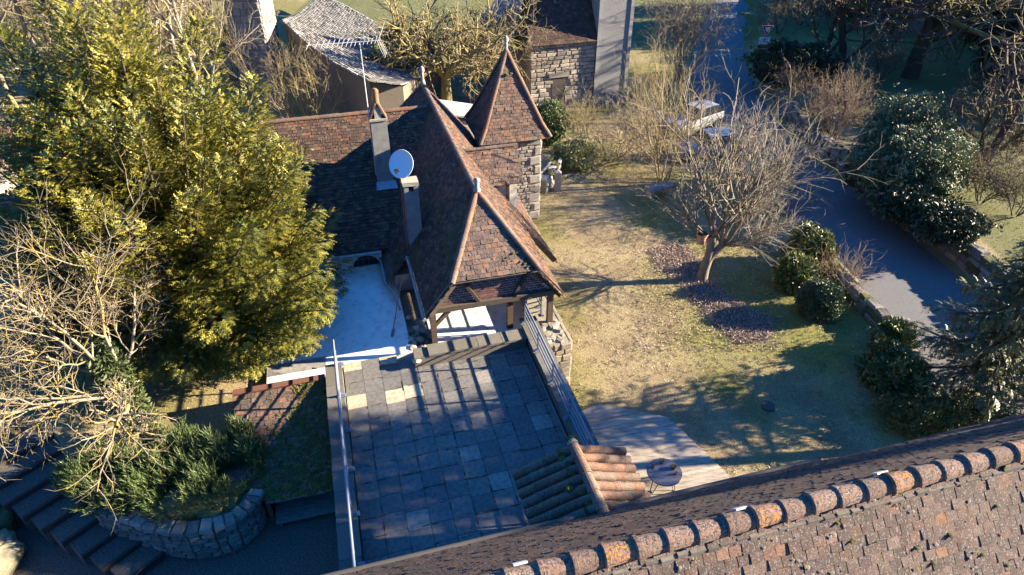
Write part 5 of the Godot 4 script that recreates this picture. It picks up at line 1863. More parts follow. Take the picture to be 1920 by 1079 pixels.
# ---------------------------------------------------------------- buildings further away
func build_far_buildings() -> void:
	# --- stone cottage beyond the drive: lower stone front with brown roof, taller grey rendered block to its right
	var p0 := G(993, 208)
	var p1 := G(1118, 208)
	var p2 := G(1180, 212)
	var t := thing("stone_cottage", "tall stone cottage with a dark brown tile roof and grey rendered block beyond the drive", "house", p0)
	t.rotation.y = 0.28
	var w1 := p1.x - p0.x
	var w2 := p2.x - p0.x
	var m := MB.new()
	m.col = Color(0.42, 0.37, 0.3)
	m.box(Vector3(w1 / 2, 1.8, -3.0), Vector3(w1, 3.8, 6.0))
	var wl := part(t, "stone_wall", m.mesh(), M.mortar)
	var cols := [Color(0.50, 0.42, 0.33), Color(0.42, 0.355, 0.28), Color(0.56, 0.48, 0.38), Color(0.36, 0.31, 0.25)]
	var dx := (1048.0 - 993) / (1118 - 993) * w1
	lay_stones(wl, Vector3(0, 0, 0.03), Vector3(1, 0, 0), Vector3.UP, w1, 3.68, 0.24, 0.42, cols, "stone", func(c: Vector2): return absf(c.x - dx) < 0.55 and c.y < 1.95)
	m = MB.new()
	m.col = Color(0.09, 0.075, 0.065)
	m.box(Vector3(dx, 0.9, 0.03), Vector3(0.8, 1.85, 0.06))
	var door := part(t, "door", m.mesh(), M.timber)
	m = MB.new()
	m.col = Color(0.32, 0.29, 0.25)
	m.box(Vector3(dx, 1.95, 0.06), Vector3(1.2, 0.24, 0.12))
	part(t, "lintel", m.mesh(), M.stone)
	# grey block
	m = MB.new()
	m.col = Color(0.3, 0.3, 0.295)
	var gx := (w1 + w2) / 2 + 0.06
	m.box(Vector3(gx, 3.3, -2.4), Vector3(w2 - w1 + 0.1, 7.0, 5.2))
	part(t, "rendered_wall", m.mesh(), M.stone)
	for s in [-1, 1]:
		m = MB.new()
		m.col = Color(0.34, 0.34, 0.335)
		m.box(Vector3(gx + s * (w2 - w1) * 0.5, 3.3, 0.22), Vector3(0.2, 7.0, 0.06))
		part(t, "corner_band", m.mesh(), M.stone)
	# brown roof rising behind the stone front
	var e0 := Vector3(-0.25, 3.72, 0.25)
	var up := Vector3(0, 1.35, -1).normalized()
	m = MB.new()
	m.col = Color(0.08, 0.055, 0.045)
	m.quad(e0, Vector3(w1 + 0.05, 3.72, 0.25), Vector3(w1 + 0.05, 8.2, -3.07), Vector3(0.9, 8.2, -3.07))
	m.quad(Vector3(w1 + 0.05, 8.2, -3.07), Vector3(0.9, 8.2, -3.07), Vector3(-0.25, 3.72, -6.3), Vector3(w1 + 0.05, 3.72, -6.3))
	part(t, "roof_deck", m.mesh(), M.timber)
	var rfn := Node3D.new(); rfn.name = "front_roof"; t.add_child(rfn)
	lay_tiles(rfn, e0, Vector3(1, 0, 0), up, poly2([[0, 0], [w1 + 0.28, 0], [w1 + 0.28, 5.57], [1.2, 5.57]]), 0.2, 0.16, 0, 0.85)
	# pale stone-slab hip on its left side
	var hn := Node3D.new(); hn.name = "slab_roof"; t.add_child(hn)
	var rows := []
	for i in 19:
		var k := i / 18.0
		var fl := pow(1 - k, 2.0) * 0.9
		rows.append([Vector3(-0.3 + 1.2 * k - fl * 1.1, 3.5 + 4.75 * k, 0.22 - 3.3 * k - fl * 0.1), Vector3(-0.3 + 1.2 * k - fl * 1.6, 3.5 + 4.75 * k, -6.2 + 3.1 * k)])
	slab_courses(hn, rows, Color(0.46, 0.45, 0.43), 0.6)
	# --- lauze roof at the upper left: curved pale stone slabs
	var q0 := Vector3(-18.5, 0, -52.5)
	var lt := thing("slab_roofed_barn", "low barn with a sagging curved grey stone-slab roof", "barn", Vector3(-13.0, 0.5, -49.0))
	var near := [[528, 38, 4.4], [575, 82, 4.2], [632, 122, 4.0], [690, 152, 3.8], [752, 160, 3.4]]
	var farr := [[598, -12, 2.4], [645, 8, 2.4], [705, 42, 2.3], [765, 78, 2.2], [830, 112, 2.0]]
	rows = []
	for i in 34:
		var s := i / 33.0
		var row := []
		for k in 5:
			var a := G(near[k][0], near[k][1], near[k][2])
			var b := G(farr[k][0], farr[k][1], farr[k][2])
			var p := a.lerp(b, s)
			p.y = lerpf(a.y, b.y, s) - 0.25 * sin(s * PI)
			row.append(p - lt.position)
		rows.append(row)
	var sr := Node3D.new(); sr.name = "slab_roof"; lt.add_child(sr)
	slab_courses(sr, rows, Color(0.36, 0.345, 0.325), 0.4)
	m = MB.new()
	m.col = Color(0.22, 0.19, 0.15)
	for k in 4:
		var a: Vector3 = rows[1][k]
		var b: Vector3 = rows[1][k + 1]
		m.quad(a - Vector3(0, 0.1, 0), b - Vector3(0, 0.1, 0), Vector3(b.x, -0.6, b.z), Vector3(a.x, -0.6, a.z))
	var far_e: Vector3 = rows[33][4]
	m.quad(rows[1][4] - Vector3(0, 0.1, 0), far_e - Vector3(0, 0.1, 0), Vector3(far_e.x, -0.6, far_e.z), Vector3(rows[1][4].x, -0.6, rows[1][4].z))
	part(lt, "wall", m.mesh(), M.stone)
	# --- pale stone gable at the far left, sunlit end wall
	var g0 := G(522, 190, 0.5)
	var gt := thing("pale_stone_house", "narrow sunlit pale stone end wall of a house behind the yew", "house", g0)
	m = MB.new()
	m.col = Color(0.3, 0.28, 0.25)
	var L := 2.2
	m.box(Vector3(-0.95, 3.3, -L / 2), Vector3(1.9, 7.2, L))
	var gw := part(gt, "wall", m.mesh(), M.mortar)
	lay_stones(gw, Vector3(0.02, 0, 0), Vector3(0, 0, -1), Vector3.UP, L, 6.9, 0.3, 0.5, [Color(0.40, 0.375, 0.33), Color(0.33, 0.31, 0.27), Color(0.46, 0.43, 0.385)], "stone")
	lay_stones(gw, Vector3(-1.9, 0, 0.02), Vector3(1, 0, 0), Vector3.UP, 1.9, 6.9, 0.3, 0.5, [Color(0.40, 0.375, 0.33), Color(0.33, 0.31, 0.27), Color(0.46, 0.43, 0.385)], "stone")
	m = MB.new()
	m.col = Color(0.15, 0.09, 0.06)
	m.hexa([Vector3(-2.1, 6.9, 0.2), Vector3(0.2, 6.9, 0.2), Vector3(0.2, 6.9, -L - 0.2), Vector3(-2.1, 6.9, -L - 0.2), Vector3(-1.0, 8.2, 0.1), Vector3(-0.9, 8.2, 0.1), Vector3(-0.9, 8.2, -L), Vector3(-1.0, 8.2, -L)])
	part(gt, "roof", m.mesh(), M.old_tile)
	# --- red roofed outbuilding at the left edge
	var r0 := G(-10, 455, 1.3)
	var rt := thing("red_roofed_shed", "small outbuilding with a plain red tile roof behind the lichen-covered tree", "shed", r0)
	m = MB.new()
	m.col = Color(0.4, 0.35, 0.3)
	m.box(Vector3(-1.6, 0.9, -2.2), Vector3(4.2, 2.0, 4.4))
	part(rt, "wall", m.mesh(), M.plaster)
	m = MB.new()
	m.col = Color(0.1, 0.07, 0.05)
	m.quad(Vector3(-4, 1.8, 0.3), Vector3(0.8, 1.8, 0.3), Vector3(0.8, 3.5, -2.2), Vector3(-4, 3.5, -2.2))
	m.quad(Vector3(-4, 1.8, -4.7), Vector3(0.8, 1.8, -4.7), Vector3(0.8, 3.5, -2.2), Vector3(-4, 3.5, -2.2))
	part(rt, "roof_deck", m.mesh(), M.timber)
	var rr := Node3D.new(); rr.name = "front_roof"; rt.add_child(rr)
	lay_tiles(rr, Vector3(-4, 1.82, 0.3), Vector3(1, 0, 0), Vector3(0, 1.7, -2.5).normalized(), poly2([[0, 0], [4.8, 0], [4.8, 3.0], [0, 3.0]]), 0.22, 0.2, 0, 0.0)
	# --- pale roof beyond the mossy oak
	var b0 := G(1700, 60, 1.0)
	var bt := thing("pale_roofed_barn", "long barn with a shaded pale blue-grey slab roof behind the mossy oak", "barn", b0)
	m = MB.new()
	m.col = Color(0.28, 0.26, 0.23)
	m.box(Vector3(8, 1.2, -4), Vector3(18, 3.0, 8))
	part(bt, "wall", m.mesh(), M.stone)
	rows = []
	for i in 17:
		var k := i / 16.0
		rows.append([Vector3(-1.5, 2.5 + 4.2 * k, 0.6 - 4.6 * k), Vector3(17.5, 2.5 + 4.2 * k, 0.6 - 4.6 * k)])
	var bs := Node3D.new(); bs.name = "slab_roof"; bt.add_child(bs)
	slab_courses(bs, rows, Color(0.42, 0.43, 0.44), 0.9)
	m = MB.new()
	m.col = Color(0.2, 0.19, 0.18)
	m.quad(Vector3(-1.5, 6.7, -4.0), Vector3(17.5, 6.7, -4.0), Vector3(17.5, 2.5, -8.6), Vector3(-1.5, 2.5, -8.6))
	part(bt, "back_roof", m.mesh(), M.stone)
	# --- white cabin roof beside the tower
	var wc := LW(6.3, 13.2, 0)
	var ct := thing("white_outhouse", "small white-roofed outhouse behind the house ridge", "shed", wc)
	ct.rotation.y = YAW
	m = MB.new()
	m.col = Color(0.6, 0.58, 0.54)
	m.box(Vector3(0, 1.6, 0), Vector3(1.4, 3.6, 1.6))
	part(ct, "wall", m.mesh(), M.plaster)
	m = MB.new()
	m.col = Color(0.42, 0.42, 0.41)
	m.hexa([Vector3(-0.85, 3.75, 0.9), Vector3(0.85, 3.35, 0.9), Vector3(0.85, 3.35, -0.9), Vector3(-0.85, 3.75, -0.9), Vector3(-0.85, 3.83, 0.9), Vector3(0.85, 3.43, 0.9), Vector3(0.85, 3.43, -0.9), Vector3(-0.85, 3.83, -0.9)])
	part(ct, "roof", m.mesh(), M.plaster)
# rows of overlapping slabs between given lines (each row a list of points along a course)
func slab_courses(parent: Node3D, rows: Array, c: Color, wid: float) -> void:
	var rest := MB.new()
	var under := MB.new()
	under.col = c * 0.3
	under.grid(rows)
	part(parent, "roof_deck", under.mesh(), M.stone)
	var singles := 0
	for i in rows.size() - 1:
		var lo: Array = rows[i]
		var hi: Array = rows[i + 1]
		for k in lo.size() - 1:
			var L: float = (lo[k + 1] - lo[k]).length()
			var cnt := maxi(1, int(L / wid))
			for j in cnt:
				var t0 := j / float(cnt) + 0.012
				var t1 := (j + 1) / float(cnt) - 0.012
				var a: Vector3 = lo[k].lerp(lo[k + 1], t0)
				var b: Vector3 = lo[k].lerp(lo[k + 1], t1)
				var d: Vector3 = hi[k].lerp(hi[k + 1], t1)
				var e: Vector3 = hi[k].lerp(hi[k + 1], t0)
				var n := (b - a).cross(e - a).normalized()
				if n.y < 0: n = -n
				var over := (a - e) * rf(0.08, 0.3)
				a += over + n * rf(0.06, 0.11); b += over + n * rf(0.06, 0.11)
				d += n * 0.02; e += n * 0.02
				rest.col = c * rf(0.55, 1.15)
				if rng.randf() < 0.12: rest.col = c * 0.35
				rest.quad(a, b, d, e)
				rest.quad(a, b, b - n * 0.08, a - n * 0.08)
				rest.quad(a, e, e - n * 0.05, a - n * 0.08)
				rest.quad(b, d, d - n * 0.05, b - n * 0.08)
	var o := part(parent, "slabs", rest.mesh(), M.stone)
	o.set_meta("kind", "stuff")

# ---------------------------------------------------------------- trees
func plume_tree(called: String, label: String, at: Vector3, plumes: Array, per: int, sz: float, c0: Color, c1: Color, trunk_h: float, trunk_r: float, mesh := "spray", droop := 0.35) -> void:
	# plumes: [tip, root, base radius]; each a tapering limb feathered with sprays
	var t := thing(called, label, "tree", at)
	var m := MB.new()
	m.col = Color(0.09, 0.06, 0.045)
	m.tube(Vector3(0, -0.2, 0), Vector3(0, trunk_h, 0), trunk_r, trunk_r * 0.4, 10)
	part(t, "trunk", m.mesh(), M.bark)
	var br := MB.new()
	br.col = Color(0.08, 0.06, 0.045)
	var xf := []
	var cl := []
	for p in plumes:
		var tip: Vector3 = p[0]
		var root: Vector3 = p[1]
		br.tube(root, root.lerp(tip, 0.9), 0.07, 0.012, 4)
		var ax := (tip - root)
		var L := ax.length()
		ax /= L
		var sx := ax.cross(Vector3(0.3, 1, 0.1)).normalized()
		var sy := ax.cross(sx)
		var hue := rf(-0.16, 0.16)
		var n := int(per * L * p[2] / 2.0)
		for i in n:
			var u := 1.0 - sqrt(rng.randf())          # 0 tip
			u = pow(rng.randf(), 0.7)
			var w := rf(0, TAU)
			var rr: float = p[2] * (0.08 + pow(u, 0.75)) * (1.0 - 0.5 * pow(rng.randf(), 2.0)) * (1.0 if u < 0.75 else (1.0 - u) * 4.0)
			var side := sx * cos(w) + sy * sin(w)
			var pos := tip - ax * L * u + side * rr
			if pos.y < 0.15: continue
			var d := (side * (0.9 if droop > 0.2 else 0.6) + ax * (0.8 if droop > 0.2 else 1.0) + Vector3(0, -droop * (0.4 + 0.6 * rng.randf()), 0) + rv(0.35))
			var s := sz * rf(0.65, 1.25)
			xf.append(Transform3D(look(d, rf(-0.7, 0.7)).scaled_local(Vector3.ONE * s), pos))
			cl.append(mixc(c0, c1, clampf(0.45 + hue + rf(-0.35, 0.4), 0, 1)) * rf(0.7, 1.2))
	part(t, "limbs", br.mesh(), M.bark)
	baked(t, "crown", MESH[mesh], M.leaf, xf, cl)
func build_trees() -> void:
	# --- the big yew
	var yb := Vector3(-9.9, 1.3, -16.7)
	var pl := []
	# leaders that end in the tips seen against the background
	for e in [[-8.6, 9.9, -19.8, 1.4], [-11.2, 10.9, -18.4, 1.5], [-7.4, 8.1, -19.8, 1.3], [-13.0, 10.2, -17.6, 1.4], [-9.9, 10.5, -17.6, 1.4], [-10.4, 11.0, -19.4, 1.3], [-12.3, 10.7, -19.0, 1.3], [-6.6, 6.6, -18.6, 1.3], [-12.2, 8.6, -15.6, 1.4], [-10.2, 8.4, -15.2, 1.4], [-8.0, 7.8, -16.8, 1.4], [-6.4, 6.2, -16.6, 1.3], [-14.4, 7.6, -16.6, 1.3], [-7.6, 6.8, -14.8, 1.3]]:
		var tip := Vector3(e[0], e[1], e[2]) - yb
		pl.append([tip, tip * Vector3(0.45, 0.42, 0.45), e[3]])
	for e in [[620, 580, 4.5], [590, 638, 3.9], [615, 500, 5.2], [602, 392, 5.3], [558, 318, 6.0], [536, 262, 6.4], [622, 548, 4.8], [483, 690, 2.7], [410, 694, 2.5], [536, 652, 3.4], [578, 440, 4.9], [500, 190, 7.2], [608, 450, 4.9], [568, 560, 4.6], [538, 600, 3.9], [458, 640, 3.6], [518, 500, 5.6], [478, 420, 6.6], [408, 600, 4.6], [538, 380, 6.2], [20, 60, 9.4], [60, 150, 8.8], [10, 260, 7.6], [120, 30, 9.8], [90, 330, 7.2], [240, 0, 10.0]]:
		var tip := G(e[0], e[1], e[2]) - yb
		pl.append([tip, Vector3(tip.x * 0.5, tip.y * 0.5, tip.z * 0.5), 0.85])
	for i in 150:
		var w := TAU * i * 0.381966
		var el := rf(0.1, 1.0)
		var R := (5.4 if sin(w) < 0.1 else 4.5) * (0.8 + 0.3 * rng.randf())
		var hh := 0.8 + 7.2 * el
		var r := R * sqrt(maxf(0.05, 1.0 - pow(el, 1.7)))
		var tip := Vector3(cos(w) * r, hh, sin(w) * r * 0.95)
		pl.append([tip, Vector3(cos(w) * r * 0.5, hh * 0.42 + 0.3, sin(w) * r * 0.48), rf(0.6, 0.95)])
	plume_tree("yew_tree", "huge golden-green yew tree beside the white terrace", yb, pl, 470, 0.195, Color(0.062, 0.085, 0.012), Color(0.265, 0.22, 0.032), 6.0, 0.4, "spray", 0.15)
	# --- conifer by the lawn on the right
	for e in [[13.7, -14.7, 5.8, 3.3, 230, 0.24, "dark green spruce with drooping branches at the edge of the lawn"], [16.6, -13.4, 10.8, 3.2, 130, 0.3, "second spruce crowding behind the one at the lawn edge"], [18.8, -12.0, 11.5, 3.2, 120, 0.34, "tall thin spruce beyond the lawn edge whose shade reaches the terrace"], [20.5, -9.2, 11.5, 3.2, 120, 0.34, "tall spruce beside the big tiled roof"]]:
		pl = []
		var nb := int(e[2] * 9.0) if e[2] < 8.0 else 60
		for i in nb:
			var lo := 0.7 if e[2] < 8.0 else 6.2
			var hh: float = lo + (e[2] - 0.5 - lo) * pow(i / float(nb), 0.9)
			var w := i * 2.399
			var r: float = ((1.0 - hh / e[2]) if e[2] < 8.0 else (1.0 - pow(hh / e[2], 2.2))) * e[3] * rf(0.75, 1.2) + 0.3
			pl.append([Vector3(cos(w) * r, hh - 0.14 * r, sin(w) * r), Vector3(cos(w) * 0.2, hh + 0.1, sin(w) * 0.2), rf(0.35, 0.55)])
		plume_tree("spruce_tree", e[6], Vector3(e[0], 0.0, e[1]), pl, e[4], e[5], Color(0.025, 0.042, 0.014), Color(0.10, 0.11, 0.03), e[2] - 0.3, 0.2, "spray_b", 0.6)
	# --- lichen-covered bare tree in front of the yew
	var lb := G(285, 838, 1.3)
	bare_tree("lichen_tree", "bare tree with pale branches spotted with yellow lichen and an ivied trunk", lb,
		[[Vector3(-0.55, 1, -0.25), 3.3, 0.044, Vector3(-0.5, 1.7, -0.5)], [Vector3(-0.1, 1, -0.35), 3.4, 0.044, Vector3(-0.5, 1.7, -0.5)], [Vector3(-1.0, 0.75, -0.1), 3.3, 0.04, Vector3(-0.5, 1.6, -0.5)], [Vector3(-1.2, 0.35, 0.2), 3.3, 0.038, Vector3(-0.4, 1.4, -0.4)], [Vector3(0.35, 0.8, -0.5), 2.4, 0.045, Vector3(-0.5, 1.7, -0.5)], [Vector3(-0.7, 0.5, 0.7), 2.6, 0.045, Vector3(-0.4, 1.4, -0.4)], [Vector3(0.5, 0.25, 0.5), 2.4, 0.07, Vector3(-0.4, 1.3, -0.4)], [Vector3(-0.35, 0.9, 0.3), 3.0, 0.05, Vector3(-0.5, 1.7, -0.5)]],
		{trunk = [[Vector3(-0.2, 0.7, -0.2), 0.24, 0.2], [Vector3(-0.5, 1.8, -0.5), 0.2, 0.16]], levels = 4, kids = [6, 11, 9, 4], up = [0.0, 0.03, 0.03, 0.0], wig = 0.2, bark = Color(0.33, 0.285, 0.21), tip = Color(0.29, 0.235, 0.155), lichen = 0.22, lcol = Color(0.42, 0.30, 0.04), rmin = 0.0045})
	ivy_on("ivy_on_lichen_tree", "ivy climbing the trunk of the lichen-covered bare tree", lb, [Vector3(0, 0.1, 0), Vector3(-0.2, 0.8, -0.2), Vector3(-0.5, 1.8, -0.5), Vector3(-0.8, 2.6, -0.7)], 0.3, 420)
	# --- pollarded tree on the lawn
	var pb := G(1316, 524)
	var ps := []
	for i in 12:
		var w := TAU * i / 12.0 + rf(-0.2, 0.2)
		var o := Vector3(0.12, 1.75, -0.1) if i % 2 else Vector3(0.55, 1.35, -0.15)
		var lean := rf(0.25, 0.95)
		ps.append([Vector3(cos(w) * lean + 0.1, 1, sin(w) * lean * 0.8), rf(2.9, 4.5), rf(0.042, 0.07), o])
	for i in 9:
		var w := rf(-1.0, 1.2)
		ps.append([Vector3(cos(w), 0.35, sin(w) * 0.8), rf(1.8, 2.6), 0.035, Vector3(0.6, 1.4, -0.15)])
	for i in 4:
		ps.append([Vector3(-1.0, 0.5, rf(-0.5, 0.6)), rf(1.8, 2.6), 0.035, Vector3(0.1, 1.7, -0.1)])
	bare_tree("pollarded_tree", "bare pollarded tree with a forked mossy trunk on the lawn", pb, ps,
		{trunk = [[Vector3(0.02, 0.5, 0), 0.22, 0.19], [Vector3(0.08, 0.9, 0), 0.19, 0.18], [Vector3(0.12, 1.8, -0.1), 0.15, 0.13], [Vector3(0.08, 0.85, 0), 0.1, 0.15], [Vector3(0.6, 1.5, -0.15), 0.15, 0.12]], levels = 4, kids = [6, 7, 5, 2], up = [0.05, 0.08, 0.04, 0.0], ang = [0.6, 0.5, 0.6, 0.8], wig = 0.12, bark = Color(0.22, 0.185, 0.14), tip = Color(0.36, 0.31, 0.235), lichen = 0.1, lcol = Color(0.16, 0.15, 0.03), rmin = 0.0045})
	# --- bare trees and shrubs behind the drive
	var gold := {levels = 3, kids = [8, 7, 5], up = [0.06, 0.1, 0.05], ang = [0.5, 0.55, 0.7], bark = Color(0.36, 0.28, 0.14), tip = Color(0.36, 0.285, 0.16), rmin = 0.009, lichen = 0.15}
	var thin := gold.duplicate()
	thin.kids = [6, 5, 4]
	thin.rmin = 0.006
	multi("golden_bare_tree", "tall bare tree with yellowish upright twigs behind the stone bench", G(1240, 345), 6, 3.6, 0.55, 0.045, thin)
	multi("bare_shrub", "bushy bare shrub in front of the stone cottage door", G(1085, 285), 4, 2.0, 0.7, 0.025, thin)
	multi("bare_shrub", "spreading bare shrub at the end of the grassy drive", G(1150, 300), 6, 1.8, 1.2, 0.035, {levels = 3, kids = [8, 7, 5], up = [-0.02, 0.0, -0.02], bark = Color(0.33, 0.28, 0.20), tip = Color(0.33, 0.265, 0.18), rmin = 0.009})
	multi("bare_shrub", "tangled bare shrub beside the parked cars", G(1205, 300), 6, 2.0, 1.1, 0.035, {levels = 3, kids = [8, 7, 5], up = [-0.02, 0.0, -0.02], bark = Color(0.33, 0.28, 0.20), tip = Color(0.33, 0.265, 0.18), rmin = 0.009})
	multi("bare_shrub", "pale bare shrub against the right end of the stone cottage", G(1215, 235), 5, 2.8, 0.5, 0.03, thin)
	multi("bare_shrub", "bare grey shrub behind the pollarded tree by the road", G(1420, 380), 8, 2.4, 1.0, 0.03, {levels = 3, kids = [8, 7, 5], up = [0.0, 0.02, 0.0], bark = Color(0.3, 0.25, 0.18), tip = Color(0.32, 0.26, 0.18), rmin = 0.008})
	multi("bare_shrub", "tall bare shrub between the cottage and the road", G(1275, 150), 8, 4.0, 0.8, 0.05, {levels = 3, kids = [8, 7, 5], up = [0.02, 0.06, 0.02], bark = Color(0.28, 0.23, 0.17), tip = Color(0.36, 0.29, 0.21), rmin = 0.012})
	multi("bare_shrub", "brown twiggy shrub on the garden side of the road edge", G(1570, 545), 10, 1.2, 0.8, 0.015, {levels = 2, kids = [8, 6], up = [0.02, 0.02], bark = Color(0.27, 0.19, 0.11), tip = Color(0.33, 0.24, 0.15), rmin = 0.006})
	multi("bare_shrub", "reddish bare shrub growing over the wall across the road", G(1560, 262, 0.8), 9, 1.9, 0.9, 0.03, {levels = 3, kids = [8, 7, 5], up = [0.0, 0.02, 0.0], bark = Color(0.16, 0.11, 0.085), tip = Color(0.22, 0.155, 0.12), rmin = 0.009})
	# --- mossy tree behind the house
	var mb := G(838, 200, 0.5)
	var st := []
	for i in 10:
		var w := TAU * i / 10.0
		st.append([Vector3(cos(w) * rf(0.5, 1.1), 1, sin(w) * 0.8), rf(3.4, 4.6), rf(0.1, 0.15), Vector3(0, 1.6, 0)])
	bare_tree("mossy_tree", "spreading bare tree with mossy limbs behind the house ridge", mb, st,
		{trunk = [[Vector3(0, 0.8, 0), 0.35, 0.3], [Vector3(0, 1.8, 0), 0.3, 0.25]], levels = 4, kids = [8, 9, 7, 4], up = [0.0, 0.04, 0.04, 0.0], wig = 0.24, bark = Color(0.26, 0.22, 0.10), tip = Color(0.34, 0.27, 0.15), lichen = 0.3, lcol = Color(0.22, 0.19, 0.03), rmin = 0.011})
	multi("bare_tree", "slender bare tree right of the mossy one behind the tower", G(925, 190, 0.3), 5, 3.6, 0.7, 0.06, {levels = 3, kids = [10, 9, 6], up = [0.0, 0.05, 0.0], bark = Color(0.32, 0.26, 0.16), tip = Color(0.35, 0.28, 0.17), rmin = 0.012})
	multi("bare_shrub", "yellowish bare shrub behind the wing roof", G(590, 250, 0.8), 8, 2.3, 0.9, 0.035, thin)
	multi("bare_shrub", "thin bare shrub between the yew and the slab-roofed barn", G(540, 225, 0.8), 5, 2.6, 0.6, 0.03, thin)
	# --- woods behind the yew
	var wp := {levels = 3, kids = [8, 7, 5], start = [0.4, 0.25, 0.2], up = [0.04, 0.08, 0.04], ang = [0.6, 0.6, 0.7], bark = Color(0.33, 0.29, 0.23), tip = Color(0.30, 0.245, 0.17), rmin = 0.012, lichen = 0.15}
	for e in [[265, 140, 8.5], [300, 130, 8.0], [395, 150, 7.5], [200, 130, 8.0], [60, 190, 7.5], [-20, 250, 7.0], [110, 120, 8.5], [350, 100, 8.0], [10, 420, 6.0], [150, 60, 8.0], [230, 50, 8.0], [420, 60, 7.0], [30, 80, 8.0], [320, 30, 8.0], [-30, 130, 8.0]]:
		var b := G(e[0], e[1] + 70.0, 1.3)
		bare_tree("woodland_tree", "pale-stemmed bare tree in the thicket behind the yew", b, [[Vector3(rf(-0.12, 0.12), 1, rf(-0.1, 0.1)), e[2], 0.13], [Vector3(rf(-0.5, 0.5), 1, rf(-0.4, 0.4)), e[2] * 0.7, 0.08]], wp, "tree", "bare trees behind the yew")
	for e in [[40, 95], [130, 80], [210, 95], [290, 85], [370, 110], [440, 120], [330, 45], [90, 30]]:
		multi("thicket_shrub", "brown leafless thicket shrub among the trees behind the yew", G(e[0], e[1] + 30.0, 1.3), 8, 2.6, 0.9, 0.03, {levels = 3, kids = [6, 6, 4], up = [0.0, 0.03, 0.0], bark = Color(0.2, 0.16, 0.11), tip = Color(0.25, 0.2, 0.13), rmin = 0.012}, "thicket shrubs behind the yew")
	# --- big mossy oak across the road
	var ob := Vector3(24.6, 0.7, -42.0)
	var os := []
	for i in 13:
		var w := TAU * i / 13.0 + rf(-0.2, 0.2)
		var y := 2.2 + 4.0 * (i / 13.0)
		os.append([Vector3(cos(w), rf(0.05, 0.5), sin(w) * 0.8), rf(4.2, 6.0) * (1.0 - i * 0.02), rf(0.16, 0.24), Vector3(0.08 * y, y, 0)])
	os.append([Vector3(0.25, 1, 0), 4.5, 0.24, Vector3(0.5, 6.0, 0)])
	bare_tree("mossy_oak", "gnarled bare oak with moss on its twisting limbs across the road", ob, os,
		{trunk = [[Vector3(0, 1.2, 0), 0.55, 0.45], [Vector3(0.2, 3.0, 0), 0.45, 0.4], [Vector3(0.5, 6.2, 0), 0.4, 0.26]], levels = 4, kids = [8, 7, 6, 3], up = [0.0, 0.02, 0.03, 0.0], wig = 0.33, ang = [0.8, 0.85, 0.9, 0.9], bark = Color(0.075, 0.065, 0.04), tip = Color(0.15, 0.12, 0.085), lichen = 0.3, lcol = Color(0.17, 0.15, 0.02), rmin = 0.012})
	var dkp := {levels = 3, kids = [7, 6, 4], start = [0.3, 0.25, 0.2], up = [0.02, 0.04, 0.02], bark = Color(0.09, 0.075, 0.055), tip = Color(0.18, 0.14, 0.105), rmin = 0.012, lichen = 0.1}
	for e in [[1545, 115, 7.5, "dark-trunked bare tree on the bank near the road sign"], [1580, 120, 6.5, "second dark-trunked bare tree beside the road sign bank"], [1850, 300, 4.5, "leaning bare tree on the sunny grass behind the ivy-covered shrub"], [1905, 270, 3.6, "small bare tree at the sunny grass edge beyond the road"]]:
		bare_tree("bank_tree", e[3], G(e[0], e[1], 1.0), [[Vector3(rf(-0.2, 0.1), 1, 0), e[2], 0.2], [Vector3(0.5, 1, 0.2), e[2] * 0.7, 0.12], [Vector3(-0.6, 1, -0.2), e[2] * 0.6, 0.1]], dkp)
	for e in [[1460, 60, "brown leafless thicket on the bank above the sign"], [1500, 45, "dense brown shrub further along the bank"], [1650, 150, "dull brown shrub at the foot of the oak"], [1590, 200, "dark bare shrub between the road and the oak"], [1480, 190, "low dark bramble beside the road"], [1790, 240, "grey bare shrub right of the oak trunk"], [1890, 180, "grey bare shrub on the far right bank"], [1840, 375, "low bare shrub on the bank behind the retaining wall"], [1905, 400, "tangled bare shrub on the bank above the spruce"], [1800, 330, "bare shrub on the bank right of the ivy-covered one"], [1890, 300, "spreading bare shrub on the sunny bank"]]:
		multi("bank_shrub", e[2], G(e[0], e[1], 0.9), 7, 1.4 if e[1] > 120 else 2.0, 0.9, 0.025, {levels = 3, kids = [6, 6, 5], up = [0.0, 0.02, 0.0], bark = Color(0.11, 0.085, 0.06), tip = Color(0.16, 0.12, 0.09), rmin = 0.01})
	# trees outside the frame to the right, whose shade lies on the road and bank
	for e in [[36.0, -44.5, 8.5, "rounded evergreen tree past the oak on the far bank"], [34.0, -50.0, 8.0, "evergreen tree behind the thicket on the far bank"], [37.0, -36.0, 9.0, "evergreen tree at the right end of the far bank"], [26.5, -58.0, 8.0, "distant evergreen tree beside the pale-roofed barn"], [30.0, -54.0, 9.0, "broad evergreen tree shading the upper road"], [29.5, -63.5, 9.5, "evergreen tree at the far end of the road"], [35.0, -47.2, 9.0, "evergreen tree beyond the thicket by the road sign"], [38.0, -40.5, 9.0, "evergreen tree between the oak and the end of the bank"]]:
		pl = []
		for i in 60:
			var hh: float = 0.8 + (e[2] - 1.2) * i / 60.0
			var w := i * 2.399
			var r := 2.7 * sqrt(maxf(0.05, 1.0 - pow(absf(hh - 3.4) / 4.8, 2.0))) * rf(0.8, 1.1)
			pl.append([Vector3(cos(w) * r, hh, sin(w) * r), Vector3(0, hh * 0.8, 0), 0.8])
		plume_tree("evergreen_tree", e[3], Vector3(e[0], 0.6, e[1]), pl, 34, 0.75, Color(0.02, 0.035, 0.014), Color(0.05, 0.06, 0.02), e[2] - 1.0, 0.25)
